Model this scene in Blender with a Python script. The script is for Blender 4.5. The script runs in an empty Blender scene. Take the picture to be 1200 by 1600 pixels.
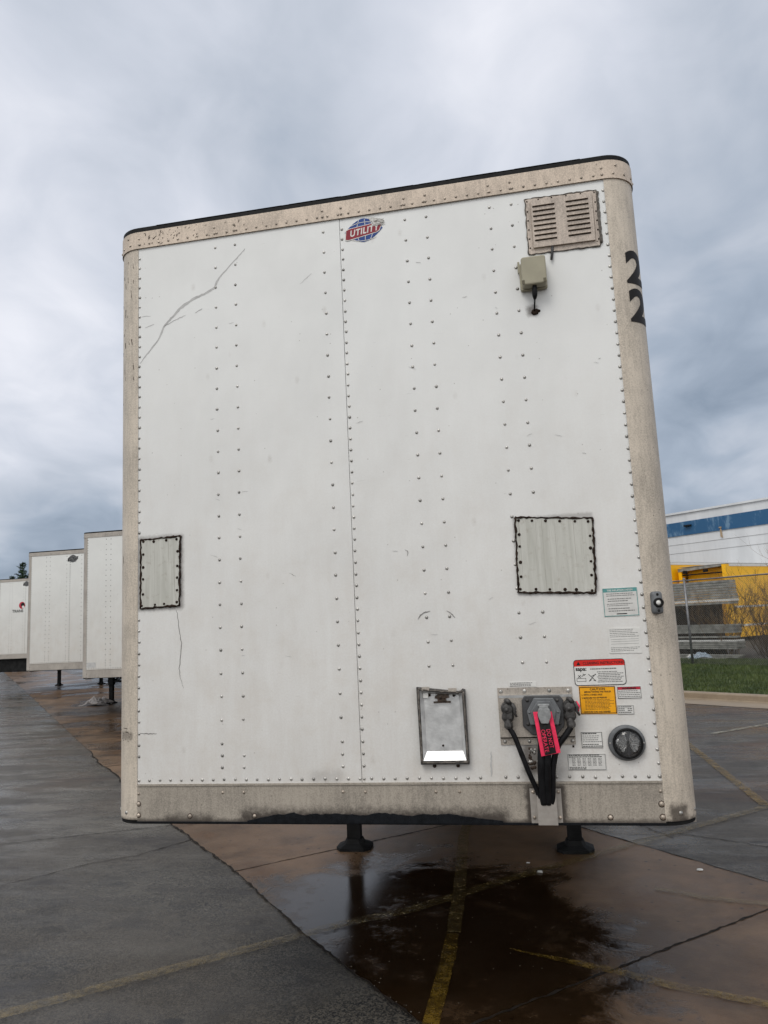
import bpy, bmesh, math, random
from mathutils import Vector, Matrix
random.seed(7)
SC = bpy.context.scene
COL = SC.collection
G = 0.1            # height of the yard surface
R = math.radians

# ------------------------------------------------------------------ camera
CAM = Vector((0.6802, -3.2761, 2.0528))
yaw, pitch, roll = -0.1862, 0.1471, -0.0473
fw = Vector((math.sin(yaw)*math.cos(pitch), math.cos(yaw)*math.cos(pitch), math.sin(pitch)))
rt = Vector((math.cos(yaw), -math.sin(yaw), 0)); up = rt.cross(fw)
r2 = rt*math.cos(roll)+up*math.sin(roll); u2 = -rt*math.sin(roll)+up*math.cos(roll)
cd = bpy.data.cameras.new('camera'); cam = bpy.data.objects.new('camera', cd); COL.objects.link(cam)
cd.sensor_fit = 'HORIZONTAL'; cd.sensor_width = 36; cd.lens = 36*1155/1200
cd.clip_start = 0.05; cd.clip_end = 3000
cam.matrix_world = Matrix.Translation(CAM) @ Matrix((r2, u2, -fw)).transposed().to_4x4()
SC.camera = cam

# ------------------------------------------------------------------ node helper
class N:
    def __init__(s, nt): s.nt = nt; s.nt.nodes.clear()
    def n(s, t, **k):
        a = s.nt.nodes.new(t)
        for q, v in k.items(): setattr(a, q, v)
        return a
    def put(s, inp, v):
        if isinstance(v, bpy.types.NodeSocket): s.nt.links.new(v, inp)
        elif v is not None:
            if isinstance(v, (tuple, list)) and len(v) == 3 and inp.type == 'RGBA': v = (*v, 1)
            inp.default_value = v
    def m(s, op, a, b=None, c=None, clamp=False):
        x = s.n('ShaderNodeMath', operation=op, use_clamp=clamp)
        s.put(x.inputs[0], a); s.put(x.inputs[1], b)
        if c is not None: s.put(x.inputs[2], c)
        return x.outputs[0]
    def vm(s, op, a, b=None):
        x = s.n('ShaderNodeVectorMath', operation=op); s.put(x.inputs[0], a)
        if b is not None: s.put(x.inputs[1], b)
        return x.outputs['Value'] if op in ('DOT_PRODUCT', 'LENGTH') else x.outputs[0]
    def noise(s, vec, scale, detail=4, rough=.55, dist=0):
        x = s.n('ShaderNodeTexNoise'); s.put(x.inputs['Vector'], vec)
        x.inputs['Scale'].default_value = scale; x.inputs['Detail'].default_value = detail
        x.inputs['Roughness'].default_value = rough; x.inputs['Distortion'].default_value = dist
        return x.outputs['Fac']
    def voro(s, vec, scale, feature='F1'):
        x = s.n('ShaderNodeTexVoronoi', feature=feature); s.put(x.inputs['Vector'], vec); x.inputs['Scale'].default_value = scale
        return x
    def mr(s, v, a, b, c=0., d=1., smooth=True):
        x = s.n('ShaderNodeMapRange', interpolation_type='SMOOTHSTEP' if smooth else 'LINEAR')
        s.put(x.inputs[0], v)
        for i, q in enumerate((a, b, c, d)): x.inputs[i+1].default_value = q
        return x.outputs[0]
    def mix(s, f, a, b, blend='MIX'):
        x = s.n('ShaderNodeMix', data_type='RGBA', blend_type=blend)
        s.put(x.inputs[0], f); s.put(x.inputs[6], a); s.put(x.inputs[7], b)
        return x.outputs[2]
    def xyz(s, v):
        x = s.n('ShaderNodeSeparateXYZ'); s.put(x.inputs[0], v); return x.outputs
    def comb(s, a, b, c):
        x = s.n('ShaderNodeCombineXYZ')
        for i, q in enumerate((a, b, c)): s.put(x.inputs[i], q)
        return x.outputs[0]
    def obj(s): return s.n('ShaderNodeTexCoord').outputs['Object']
    def scale(s, v, t): return s.vm('MULTIPLY', v, t)
    def bump(s, h, strength=.3, dist=.01):
        x = s.n('ShaderNodeBump'); x.inputs['Strength'].default_value = strength; x.inputs['Distance'].default_value = dist
        s.put(x.inputs['Height'], h); return x.outputs[0]
    def bsdf(s, color, rough=.5, metal=0., normal=None, out=True, **k):
        x = s.n('ShaderNodeBsdfPrincipled')
        s.put(x.inputs['Base Color'], color); s.put(x.inputs['Roughness'], rough); s.put(x.inputs['Metallic'], metal)
        if normal is not None: s.put(x.inputs['Normal'], normal)
        for q, v in k.items(): s.put(x.inputs[q.replace('_', ' ')], v)
        if out:
            o = s.n('ShaderNodeOutputMaterial'); s.nt.links.new(x.outputs[0], o.inputs[0])
        return x.outputs[0]
def mat(name):
    m = bpy.data.materials.new(name); m.use_nodes = True
    return m, N(m.node_tree)

# ------------------------------------------------------------------ sky + sun
w = bpy.data.worlds.new('World'); SC.world = w; w.use_nodes = True
SUN_EL, SUN_AZ = 52, 200        # behind the camera, a little to its left (azimuth clockwise from +Y)
n = N(w.node_tree)
d = n.n('ShaderNodeTexCoord').outputs['Generated']
sx, sy, sz = n.xyz(d)[0:3]
den = n.m('ADD', n.m('MAXIMUM', sz, 0.0), 0.34)
px_ = n.m('DIVIDE', sx, den); py_ = n.m('DIVIDE', sy, den)
pv = n.comb(n.m('MULTIPLY', px_, 2.1), n.m('MULTIPLY', py_, 1.7), 0.0)
n1 = n.noise(pv, 1.05, 6, .48, .5); n2 = n.noise(n.vm('ADD', pv, (5.2, 1.3, 2.)), 2.9, 6, .5, .5)
n0 = n.noise(n.vm('ADD', pv, (1.2, 7.3, 0.)), .45, 3, .5, .2)
val = n.m('ADD', n.m('ADD', n.m('MULTIPLY', n1, .66), n.m('MULTIPLY', n2, .34)), n.m('MULTIPLY', n0, .0))
def lobe(dr, k, amp):
    c = n.vm('DOT_PRODUCT', d, Vector(dr).normalized())
    return n.m('MULTIPLY', n.m('POWER', n.m('MAXIMUM', c, 0.), k), amp)
for dr, k, amp in [((-.47, .70, .54), 60, .20), ((-.57, .78, .27), 90, .24), ((.30, .93, .20), 24, -.17), ((-.559, .818, .10), 110, -.26), ((-.30, .74, .60), 60, -.07),
                   ((.10, .79, .60), 30, .10), ((-.04, .76, .63), 80, .05), ((-.3, .9, .3), 40, -.03), ((.32, .86, .40), 30, -.03)]:
    val = n.m('ADD', val, lobe(dr, k, amp))
cr = n.n('ShaderNodeValToRGB'); n.put(cr.inputs[0], val)
el = cr.color_ramp.elements
el[0].position = .15; el[0].color = (.20, .255, .335, 1)
el[1].position = .80; el[1].color = (.86, .87, .93, 1)
e = el.new(.34); e.color = (.36, .42, .51, 1)
e = el.new(.46); e.color = (.495, .54, .62, 1)
e = el.new(.58); e.color = (.62, .655, .735, 1)
back = n.mr(sy, .15, -.6, 1., 1.9)
cloud = n.mix(1., cr.outputs[0], n.comb(back, n.m('POWER', back, .90), n.m('POWER', back, .72)), 'MULTIPLY')
cloud = n.vm('MULTIPLY', cloud, (10., 10., 10.))
sky = n.n('ShaderNodeTexSky', sky_type='NISHITA'); sky.sun_disc = False
sky.sun_elevation = R(SUN_EL); sky.sun_rotation = R(SUN_AZ)
col = n.mix(.96, sky.outputs[0], cloud)
bg = n.n('ShaderNodeBackground'); n.put(bg.inputs[0], col); bg.inputs[1].default_value = .1
o = n.n('ShaderNodeOutputWorld'); n.nt.links.new(bg.outputs[0], o.inputs[0])
sd = bpy.data.lights.new('sun', 'SUN'); sd.energy = 1.15; sd.angle = R(25); sd.color = (1, .965, .91)
sun = bpy.data.objects.new('sun', sd); COL.objects.link(sun)
dv = Vector((math.sin(R(SUN_AZ))*math.cos(R(SUN_EL)), math.cos(R(SUN_AZ))*math.cos(R(SUN_EL)), math.sin(R(SUN_EL))))
sun.rotation_euler = dv.to_track_quat('Z', 'Y').to_euler()
SC.view_settings.view_transform = 'Standard'; SC.view_settings.look = 'None'
SC.view_settings.exposure = 0.12; SC.view_settings.gamma = 1; SC.view_settings.use_curve_mapping = False

# ------------------------------------------------------------------ mesh helper
class MB:
    def __init__(s): s.v = []; s.f = []; s.mi = []; s.sm = []
    def add(s, vs, fs, m=0, smooth=False):
        b = len(s.v); s.v += [tuple(q) for q in vs]
        for f in fs: s.f.append([b+i for i in f]); s.mi.append(m); s.sm.append(smooth)
        return s
    def box(s, x0, x1, y0, y1, z0, z1, m=0):
        v = [(x, y, z) for x in (x0, x1) for y in (y0, y1) for z in (z0, z1)]
        return s.add(v, [(0, 1, 3, 2), (4, 6, 7, 5), (0, 4, 5, 1), (2, 3, 7, 6), (0, 2, 6, 4), (1, 5, 7, 3)], m)
    def prism(s, poly, y0, y1, m=0, smooth=False):        # polygon in XZ, extruded along Y (y0 is the front)
        k = len(poly)
        v = [(x, y0, z) for x, z in poly]+[(x, y1, z) for x, z in poly]
        a = sum(poly[i][0]*poly[(i+1) % k][1]-poly[(i+1) % k][0]*poly[i][1] for i in range(k))
        fs = [list(range(k)), [k+i for i in reversed(range(k))]]
        fs += [[(i+1) % k, i, k+i, k+(i+1) % k] for i in range(k)]
        if a < 0: fs = [list(reversed(f)) for f in fs]
        return s.add(v, fs, m, smooth)
    def sheet(s, poly, y, m=0): return s.add([(x, y, z) for x, z in poly], [list(range(len(poly)))], m)
    def tube(s, pts, r, k=6, m=0, cap=True):
        P = [Vector(p) for p in pts]; rr = r if isinstance(r, (list, tuple)) else [r]*len(P)
        vs = []; ref = None
        for i, p in enumerate(P):
            t = (P[min(i+1, len(P)-1)]-P[max(i-1, 0)]).normalized()
            if ref is None: ref = t.orthogonal().normalized()
            a = (ref-t*ref.dot(t))
            a = a.normalized() if a.length > 1e-6 else t.orthogonal().normalized()
            ref = a; b = t.cross(a)
            for j in range(k):
                g = 2*math.pi*j/k; vs.append(p+(a*math.cos(g)+b*math.sin(g))*rr[i])
        fs = []
        for i in range(len(P)-1):
            for j in range(k): fs.append((i*k+j, i*k+(j+1) % k, (i+1)*k+(j+1) % k, (i+1)*k+j))
        if cap: fs += [tuple(reversed(range(k))), tuple((len(P)-1)*k+j for j in range(k))]
        return s.add(vs, fs, m, True)
    def dome(s, c, r, h, nrm=(0, -1, 0), k=8, rings=2, m=0):
        nrm = Vector(nrm).normalized(); a = nrm.orthogonal().normalized(); b = nrm.cross(a); c = Vector(c)
        vs = []
        for i in range(rings):
            g = math.pi/2*i/rings
            for j in range(k):
                q = 2*math.pi*j/k
                vs.append(c+(a*math.cos(q)+b*math.sin(q))*r*math.cos(g)+nrm*h*math.sin(g))
        vs.append(c+nrm*h); fs = []
        for i in range(rings-1):
            for j in range(k): fs.append((i*k+j, i*k+(j+1) % k, (i+1)*k+(j+1) % k, (i+1)*k+j))
        for j in range(k): fs.append(((rings-1)*k+j, (rings-1)*k+(j+1) % k, rings*k))
        return s.add(vs, fs, m, True)
    def lathe(s, c, prof, axis=(0, -1, 0), k=24, m=0, smooth=True, sx=1.):
        ax = Vector(axis).normalized(); a = Vector((1, 0, 0)) if abs(ax.x) < .9 else Vector((0, 1, 0)); b = ax.cross(a); c = Vector(c)
        vs = [c+a*math.cos(2*math.pi*j/k)*r*sx+b*math.sin(2*math.pi*j/k)*r+ax*h for r, h in prof for j in range(k)]
        fs = [(i*k+j, i*k+(j+1) % k, (i+1)*k+(j+1) % k, (i+1)*k+j) for i in range(len(prof)-1) for j in range(k)]
        return s.add(vs, fs, m, smooth)
    def merge(s, other, fn=None, m=None):
        b = len(s.v); s.v += [tuple(fn(q)) if fn else q for q in other.v]
        for f, mi, sm in zip(other.f, other.mi, other.sm): s.f.append([b+i for i in f]); s.mi.append(mi if m is None else m); s.sm.append(sm)
        return s
    def build(s, name, mats, parent=None, dz=0., loc=None, bevel=0, fn=None):
        me = bpy.data.meshes.new(name)
        vs = [(x, y, z+dz) for x, y, z in s.v]
        if fn: vs = [tuple(fn(q)) for q in vs]
        me.from_pydata(vs, [], s.f)
        if not isinstance(mats, (list, tuple)): mats = [mats]
        for m in mats: me.materials.append(m)
        me.polygons.foreach_set('material_index', s.mi); me.polygons.foreach_set('use_smooth', s.sm)
        me.update()
        o = bpy.data.objects.new(name, me); COL.objects.link(o)
        if parent is not None: o.parent = parent
        if loc is not None: o.location = loc
        if bevel:
            b = o.modifiers.new('bevel', 'BEVEL'); b.width = bevel; b.segments = 2; b.limit_method = 'ANGLE'; b.angle_limit = R(40)
        return o
def tag(o, label=None, cat=None, group=None, kind=None):
    for k, v in (('label', label), ('category', cat), ('group', group), ('kind', kind)):
        if v: o[k] = v
    return o
def empty(name, loc=(0, 0, 0), rz=0):
    o = bpy.data.objects.new(name, None); COL.objects.link(o); o.location = loc; o.rotation_euler = (0, 0, rz); o.empty_display_size = .2
    return o
def text_mb(s, size, align='LEFT', bold=0., extr=0., sxk=1., shear=0., spacing=1.):
    """text standing in the XZ plane, facing -Y, baseline at z=0"""
    c = bpy.data.curves.new('txt', 'FONT'); c.body = s; c.size = size; c.align_x = align; c.offset = bold; c.extrude = extr; c.resolution_u = 4; c.shear = shear
    c.space_character = spacing
    o = bpy.data.objects.new('txt', c); COL.objects.link(o)
    dg = bpy.context.evaluated_depsgraph_get(); me = bpy.data.meshes.new_from_object(o.evaluated_get(dg))
    mb = MB(); mb.add([(v.co.x*sxk, -v.co.z, v.co.y) for v in me.vertices], [list(p.vertices) for p in me.polygons])
    bpy.data.objects.remove(o); bpy.data.curves.remove(c); bpy.data.meshes.remove(me)
    return mb
def put_text(mb, s, x, z, size, y, m, align='LEFT', bold=0., sxk=1., rot=0., shear=0., spacing=1.):
    t = text_mb(s, size, align, bold, 0., sxk, shear, spacing); c, q = math.cos(rot), math.sin(rot)
    mb.merge(t, lambda v: (x+v[0]*c-v[2]*q, y+v[1], z+v[0]*q+v[2]*c), m)
def greek(mb, x0, x1, z0, z1, rows, y, m, seed=1, h=.5, full=.9, indent=0):
    rnd = random.Random(seed); dz = (z0-z1)/rows if z0 > z1 else (z1-z0)/rows
    top = max(z0, z1)
    for i in range(rows):
        zt = top-dz*(i+.25); zb = zt-dz*h; x = x0+(indent if i % 3 else 0); end = x0+(x1-x0)*rnd.uniform(full-.25, 1.)
        while x < end:
            wd = rnd.uniform(.004, .011); xe = min(x+wd, x1)
            mb.sheet([(x, zb), (xe, zb), (xe, zt), (x, zt)], y, m); x = xe+rnd.uniform(.0012, .0022)
def frame_rect(mb, x0, x1, z0, z1, wd, y, m):
    for a, b, c, e in ((x0, x1, z1-wd, z1), (x0, x1, z0, z0+wd), (x0, x0+wd, z0+wd, z1-wd), (x1-wd, x1, z0+wd, z1-wd)):
        mb.sheet([(a, c), (b, c), (b, e), (a, e)], y, m)
def rrect(x0, x1, z0, z1, r, k=4):
    P = []
    for cx, cz, a0 in ((x1-r, z0+r, -90), (x1-r, z1-r, 0), (x0+r, z1-r, 90), (x0+r, z0+r, 180)):
        for i in range(k+1):
            a = R(a0+90*i/k); P.append((cx+r*math.cos(a), cz+r*math.sin(a)))
    return P

# ------------------------------------------------------------------ materials
def plain(name, c, rough=.5, metal=0., var=.12, scale=20, bump=0., **k):
    if metal < .05: k.setdefault('Specular_IOR_Level', .12 if max(c) < .03 else .28)
    m, n = mat(name); v = n.obj(); f = n.noise(v, scale, 4)
    c2 = tuple(q*(1-var) for q in c); c1 = tuple(min(1, q*(1+var)) for q in c)
    n.bsdf(n.mix(n.mr(f, .3, .7), c2, c1), rough, metal, n.bump(n.noise(v, scale*6, 3), bump, .002) if bump else None, **k)
    return m
def sdf_rect(n, x, z, r):
    x0, x1, z0, z1 = r
    a = n.m('MAXIMUM', n.m('SUBTRACT', n.m('ABSOLUTE', n.m('SUBTRACT', x, (x0+x1)/2)), (x1-x0)/2), 0.)
    b = n.m('MAXIMUM', n.m('SUBTRACT', n.m('ABSOLUTE', n.m('SUBTRACT', z, (z0+z1)/2)), (z1-z0)/2), 0.)
    return n.m('SQRT', n.m('ADD', n.m('MULTIPLY', a, a), n.m('MULTIPLY', b, b)))
def panel_mat(name, clean, halos):
    m, n = mat(name); v = n.obj(); x, y, z = n.xyz(v)[0:3]
    low = n.mr(z, 3.4, 1.0, 0., 1., False)                          # road dirt gets thicker towards the bottom of the nose
    big = n.noise(v, 1.6, 5, .6)
    streak = n.noise(n.scale(v, (17., 1., 2.2)), 1., 6, .7, .6)
    fine = n.noise(v, 120, 2, .6)
    c = n.mix(n.mr(big, .35, .7), clean, tuple(q*.93 for q in clean))
    dirt = n.m('MULTIPLY', n.m('ADD', n.m('MULTIPLY', low, .52), .05), n.m('ADD', n.m('MULTIPLY', streak, .75), n.m('MULTIPLY', fine, .7)))
    c = n.mix(dirt, c, (.42, .365, .315)); mo = n.noise(n.vm('ADD', v, (4., 0., 9.)), 5.5, 5, .7)
    c = n.mix(n.m('MULTIPLY', n.m('MULTIPLY', n.mr(mo, .42, .72), low), .35), c, (.50, .44, .37))
    sp = n.voro(v, 26); keep = n.m('GREATER_THAN', n.xyz(sp.outputs['Color'])[0], .80)
    spot = n.m('MULTIPLY', n.mr(sp.outputs['Distance'], .10, .04), keep)
    c = n.mix(n.m('MULTIPLY', spot, .55), c, (.26, .23, .20))
    sp2 = n.voro(n.scale(v, (1., 1., .6)), 9); keep2 = n.m('GREATER_THAN', n.xyz(sp2.outputs['Color'])[1], .86)
    c = n.mix(n.m('MULTIPLY', n.m('MULTIPLY', n.mr(sp2.outputs['Distance'], .16, .02), keep2), n.m('MULTIPLY', fine, .5)), c, (.35, .31, .27))
    scr = n.noise(n.scale(n.vm('ADD', v, (0., 0., 3.)), (5., 1., 60.)), 1.4, 3, .6)
    c = n.mix(n.m('MULTIPLY', n.mr(scr, .70, .76), .35), c, (.30, .28, .26))
    nz = n.noise(v, 45, 4, .7)
    for r, wd, k in halos:
        s = sdf_rect(n, x, z, r); s = n.m('ADD', s, n.m('MULTIPLY', n.m('SUBTRACT', nz, .5), wd*.9))
        c = n.mix(n.m('MULTIPLY', n.mr(s, wd, 0.), k), c, (.075, .06, .05))
    rough = n.m('ADD', .27, n.m('MULTIPLY', dirt, .5))
    n.bsdf(c, rough, 0., n.bump(n.m('ADD', n.noise(n.scale(v, (1.6, 1., .5)), 2.6, 2), n.m('MULTIPLY', fine, .006)), .5, .03), IOR=1.45)
    return m
M = {}
M['panel'] = panel_mat('white_panel', (.78, .785, .77), [((-1.145, -.935, 2.07, 2.40), .026, .6), ((.645, .97, 2.045, 2.37), .016, .4),
                       ((.785, .80, 3.31, 3.33), .03, .8), ((.625, .665, 1.31, 1.40), .035, .8), ((-.3, -.2, 1.285, 1.29), .05, .22),
                       ((.62, .78, 1.28, 1.30), .05, .3), ((.98, 1.09, 1.37, 1.45), .035, .25)])
M['panel_far'] = panel_mat('white_panel_clean', (.70, .705, .68), [])
def alu_mat(name, c, halos=(), rough=.5, metal=.25):
    m, n = mat(name); v = n.obj(); x, y, z = n.xyz(v)[0:3]
    f = n.noise(v, 170, 3, .8); b = n.noise(v, 3.5, 5, .6); s = n.noise(n.scale(v, (1., 1., .12)), 60, 4, .6)
    k = n.m('ADD', n.m('ADD', n.m('MULTIPLY', f, .56), n.m('MULTIPLY', b, .38)), n.m('MULTIPLY', s, .26))
    cc = n.mix(n.mr(k, .42, .72), tuple(q*.60 for q in c), tuple(min(1, q*1.16) for q in c))
    sp = n.voro(v, 30); keep = n.m('GREATER_THAN', n.xyz(sp.outputs['Color'])[0], .78)
    cc = n.mix(n.m('MULTIPLY', n.m('MULTIPLY', n.mr(sp.outputs['Distance'], .14, .05), keep), .6), cc, (.09, .075, .06))
    nz = n.noise(v, 40, 4, .7)
    for r, wd, kk in halos:
        sd_ = n.m('ADD', sdf_rect(n, x, z, r), n.m('MULTIPLY', n.m('SUBTRACT', nz, .5), wd*1.2))
        cc = n.mix(n.m('MULTIPLY', n.mr(sd_, wd, 0.), kk), cc, (.045, .035, .028))
    n.bsdf(cc, n.m('ADD', rough-.1, n.m('MULTIPLY', f, .25)), metal, n.bump(f, .25, .0015))
    return m
M['rail_top'] = alu_mat('aluminium_top_rail', (.56, .465, .375), metal=.1)
M['post'] = alu_mat('aluminium_corner_post', (.53, .465, .385), metal=.1, halos=[((1.19, 1.23, 1.10, 1.15), .035, .85), ((-1.4, 1.4, .9, 1.10), .022, .9), ((-1.25, -1.19, 1.47, 1.49), .015, .5)])
M['rail_bot'] = alu_mat('aluminium_bottom_rail', (.35, .31, .26), metal=.15, halos=[((-.62, .5, .9, 1.12), .06, .95), ((.62, .758, 1.10, 1.237), .026, .95), ((-1.2, 1.2, .9, 1.10), .022, .8), ((-1.0, -.8, .9, 1.11), .04, .7)])
M['alu_far'] = alu_mat('aluminium_rail', (.38, .345, .305), metal=.1)
M['alu_plate'] = alu_mat('aluminium_plate', (.42, .375, .325), rough=.45, metal=.45)
M['vent'] = alu_mat('vent_metal', (.47, .40, .34), rough=.55, metal=.15)
M['hood'] = plain('hose_hood_metal', (.34, .31, .28), .5, .3, .1, 30)
M['rivet'] = plain('rivet_metal', (.40, .385, .36), .36, .6, .4, 9)
M['rivet_tan'] = plain('rivet_tan', (.40, .34, .28), .4, .5, .35, 30)
M['rivet_far'] = plain('dull_rivet', (.16, .155, .145), .6, .2)
M['black'] = plain('black_gasket', (.012, .012, .012), .6, 0, .3, 30)
M['tar'] = plain('black_tar', (.008, .009, .011), .35, 0, .3, 40, bump=.6)
M['seal'] = plain('dark_sealant', (.028, .018, .013), .8, 0, .4, 60, bump=.5)
M['sealg'] = plain('grey_sealant', (.13, .115, .10), .8, 0, .4, 60, bump=.5)
M['under'] = plain('underbody_black', (.012, .012, .012), .65, 0, .4, 8)
M['side'] = M['panel_far']
M['roof'] = plain('roof_sheet', (.35, .35, .34), .5, .3, .15, 3)
M['rubber'] = plain('tyre_rubber', (.02, .02, .02), .8, 0, .3, 30)
M['hose'] = plain('black_hose', (.010, .010, .011), .38, 0, .3, 30)
M['cast'] = plain('grey_casting', (.055, .052, .05), .5, .3, .4, 60, bump=.4)
M['plastic'] = plain('dark_grey_plastic', (.06, .06, .062), .45, 0, .15, 30)
M['plastic2'] = plain('mid_grey_plastic', (.13, .135, .14), .42, 0, .15, 30)
M['latch'] = plain('light_grey_latch', (.24, .245, .245), .5, 0, .2, 60)
M['beige'] = plain('beige_plastic', (.33, .305, .225), .5, 0, .06, 12)
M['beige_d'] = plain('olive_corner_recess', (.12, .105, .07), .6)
M['pink'] = plain('pink_tag_fabric', (.80, .035, .10), .6, 0, .12, 60)
M['tagblk'] = plain('black_tag_fabric', (.02, .018, .018), .75, 0, .3, 80)
M['white'] = plain('white_vinyl', (.66, .65, .62), .4, 0, .05, 30)
M['stk'] = plain('sticker_white', (.60, .59, .565), .4, 0, .07, 30)
M['ink'] = plain('black_ink', (.02, .02, .02), .5)
M['inkg'] = plain('grey_ink', (.16, .155, .15), .5)
M['red'] = plain('sticker_red', (.62, .02, .015), .4, 0, .1, 30)
M['crim'] = plain('sticker_crimson', (.45, .03, .05), .4, 0, .1, 30)
M['amber'] = plain('sticker_amber', (.80, .36, .01), .4, 0, .08, 30)
M['teal'] = plain('sticker_teal', (.10, .28, .27), .4, 0, .1, 30)
M['blue'] = plain('logo_blue', (.010, .050, .23), .4, 0, .12, 30)
M['banner'] = plain('logo_crimson', (.24, .008, .022), .4, 0, .12, 30)
M['smudge'] = plain('logo_scuff', (.55, .54, .51), .6, 0, .2, 90)
M['smudge2'] = plain('logo_scuff_dark', (.28, .265, .245), .6, 0, .35, 90)
M['num'] = plain('black_numeral', (.018, .016, .016), .5)
M['scr'] = plain('scratch_grey', (.46, .455, .445), .6)
M['scr2'] = plain('scratch_dark', (.20, .19, .18), .6)
M['shine'] = plain('polished_aluminium', (.50, .50, .495), .42, .9, .12, 25)
M['pan'] = plain('scuffed_aluminium', (.62, .62, .615), .28, .55, .18, 16, bump=.25)
M['rust'] = plain('rusty_steel', (.045, .028, .018), .7, .2, .5, 80, bump=.4)
m, n = mat('patch_sheet'); v = n.obj()
s = n.noise(n.scale(v, (30., 1., 2.2)), 1., 6, .65, .8); s2 = n.noise(n.scale(v, (260., 1., 2.)), 1., 2)
c = n.mix(n.mr(s, .30, .75), (.42, .415, .37), (.55, .545, .50))
c = n.mix(n.m('MULTIPLY', n.mr(s2, .62, .72), .75), c, (.16, .13, .10))
c = n.mix(n.m('MULTIPLY', n.mr(n.noise(v, 30, 5, .7), .55, .75), .45), c, (.25, .20, .15))
n.bsdf(c, .5, 0, n.bump(s, .12, .002)); M['patch'] = m
m, n = mat('lamp_glass'); n.bsdf((.9, .9, .9), .05, 0, None, Transmission_Weight=1., IOR=1.45); M['glass'] = m

# ground
def paint_wear(name, c, lo, hi, sc=9):
    m, n = mat(name); v = n.obj(); f = n.noise(v, sc, 6, .7); g = n.noise(v, 90, 3, .7)
    k = n.mr(n.m('ADD', n.m('MULTIPLY', f, .7), n.m('MULTIPLY', g, .3)), lo, hi, 0., .86)
    b = n.bsdf(n.mix(g, c, tuple(q*.6 for q in c)), .4, 0, None, out=False)
    t = n.n('ShaderNodeBsdfTransparent'); x = n.n('ShaderNodeMixShader'); n.put(x.inputs[0], k)
    n.nt.links.new(t.outputs[0], x.inputs[1]); n.nt.links.new(b, x.inputs[2])
    o = n.n('ShaderNodeOutputMaterial'); n.nt.links.new(x.outputs[0], o.inputs[0]); return m
M['yline'] = paint_wear('worn_yellow_paint', (.26, .155, .018), .36, .66, 14)
M['yfaint'] = paint_wear('faint_yellow_paint', (.21, .145, .042), .34, .74, 16)
M['wline'] = paint_wear('worn_pale_paint', (.40, .37, .28), .40, .60)
m, n = mat('wet_asphalt'); v = n.obj(); x, y, z = n.xyz(v)[0:3]
agg = n.noise(v, 95, 4, .85); agg2 = n.xyz(n.voro(v, 120).outputs['Color'])[0]; mid = n.noise(v, 5, 6, .65); big = n.noise(v, .55, 5, .6)
far = n.mr(y, 1.8, 4.4)                                              # the older, smoother surface further off
c = n.mix(n.mr(n.m('ADD', n.m('MULTIPLY', agg, .55), n.m('MULTIPLY', agg2, .45)), .32, .72), (.006, .0055, .005), (.115, .10, .078))
c = n.mix(n.m('MULTIPLY', n.mr(big, .4, .65), .5), c, (.075, .06, .043))
c = n.mix(n.m('MULTIPLY', far, .55), c, (.075, .063, .050))
blot = n.noise(n.vm('ADD', v, (17., 2., 0.)), 2.3, 6, .72); c = n.mix(n.m('MULTIPLY', n.mr(blot, .50, .64), .5), c, (.014, .012, .011)); c = n.mix(n.m('MULTIPLY', n.mr(blot, .44, .34), .25), c, (.14, .125, .10))
stn = n.mr(n.noise(n.vm('ADD', v, (3., 9., 0.)), .9, 6, .65), .56, .66)
c = n.mix(n.m('MULTIPLY', stn, .55), c, (.03, .024, .018))
brn = n.m('MULTIPLY', n.mr(n.noise(n.vm('ADD', n.scale(v, (1., 1.6, 1.)), (31., 4., 0.)), .5, 6, .65), .46, .60), n.m('ADD', n.m('MULTIPLY', n.mr(y, 3., 7.), .5), n.m('MULTIPLY', n.mr(x, 1.5, 4.), .6)))
c = n.mix(n.m('MULTIPLY', brn, .7), c, (.085, .042, .018))
pot = n.voro(n.scale(v, (.75, 1.5, 1.)), 1.5); kp = n.m('GREATER_THAN', n.xyz(pot.outputs['Color'])[0], .55)
pt = n.m('MULTIPLY', n.mr(n.m('ADD', pot.outputs['Distance'], n.m('MULTIPLY', mid, .16)), .19, .13), kp)
c = n.mix(n.m('MULTIPLY', pt, .75), c, (.012, .010, .009))
sheen = n.noise(n.scale(v, (.55, 2.2, 1.)), .9, 7, .7, .4); c = n.mix(n.m('MULTIPLY', n.m('MULTIPLY', n.mr(sheen, .52, .66), n.mr(y, 1., 4.)), .6), c, (.15, .135, .115)); c = n.mix(n.m('MULTIPLY', n.mr(sheen, .46, .36), .6), c, (.030, .024, .020))  # pale wet sheen streaks painted into the colour, darker runs between
wet = n.mr(n.noise(n.scale(v, (.8, 1.9, 1.)), .8, 6, .65), .42, .60)
rough = n.m('SUBTRACT', n.m('ADD', .44, n.m('MULTIPLY', agg, .12)), n.m('MULTIPLY', wet, n.m('ADD', .22, n.m('MULTIPLY', far, .16))))
h = n.m('MULTIPLY', n.m('ADD', agg, agg2), n.m('SUBTRACT', 1., n.m('MULTIPLY', n.m('MULTIPLY', wet, n.m('ADD', .35, n.m('MULTIPLY', far, .5))), .9)))
n.bsdf(c, rough, 0, n.bump(n.m('ADD', h, n.m('MULTIPLY', mid, .5)), .8, .006), IOR=1.45); M['asphalt'] = m

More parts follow.
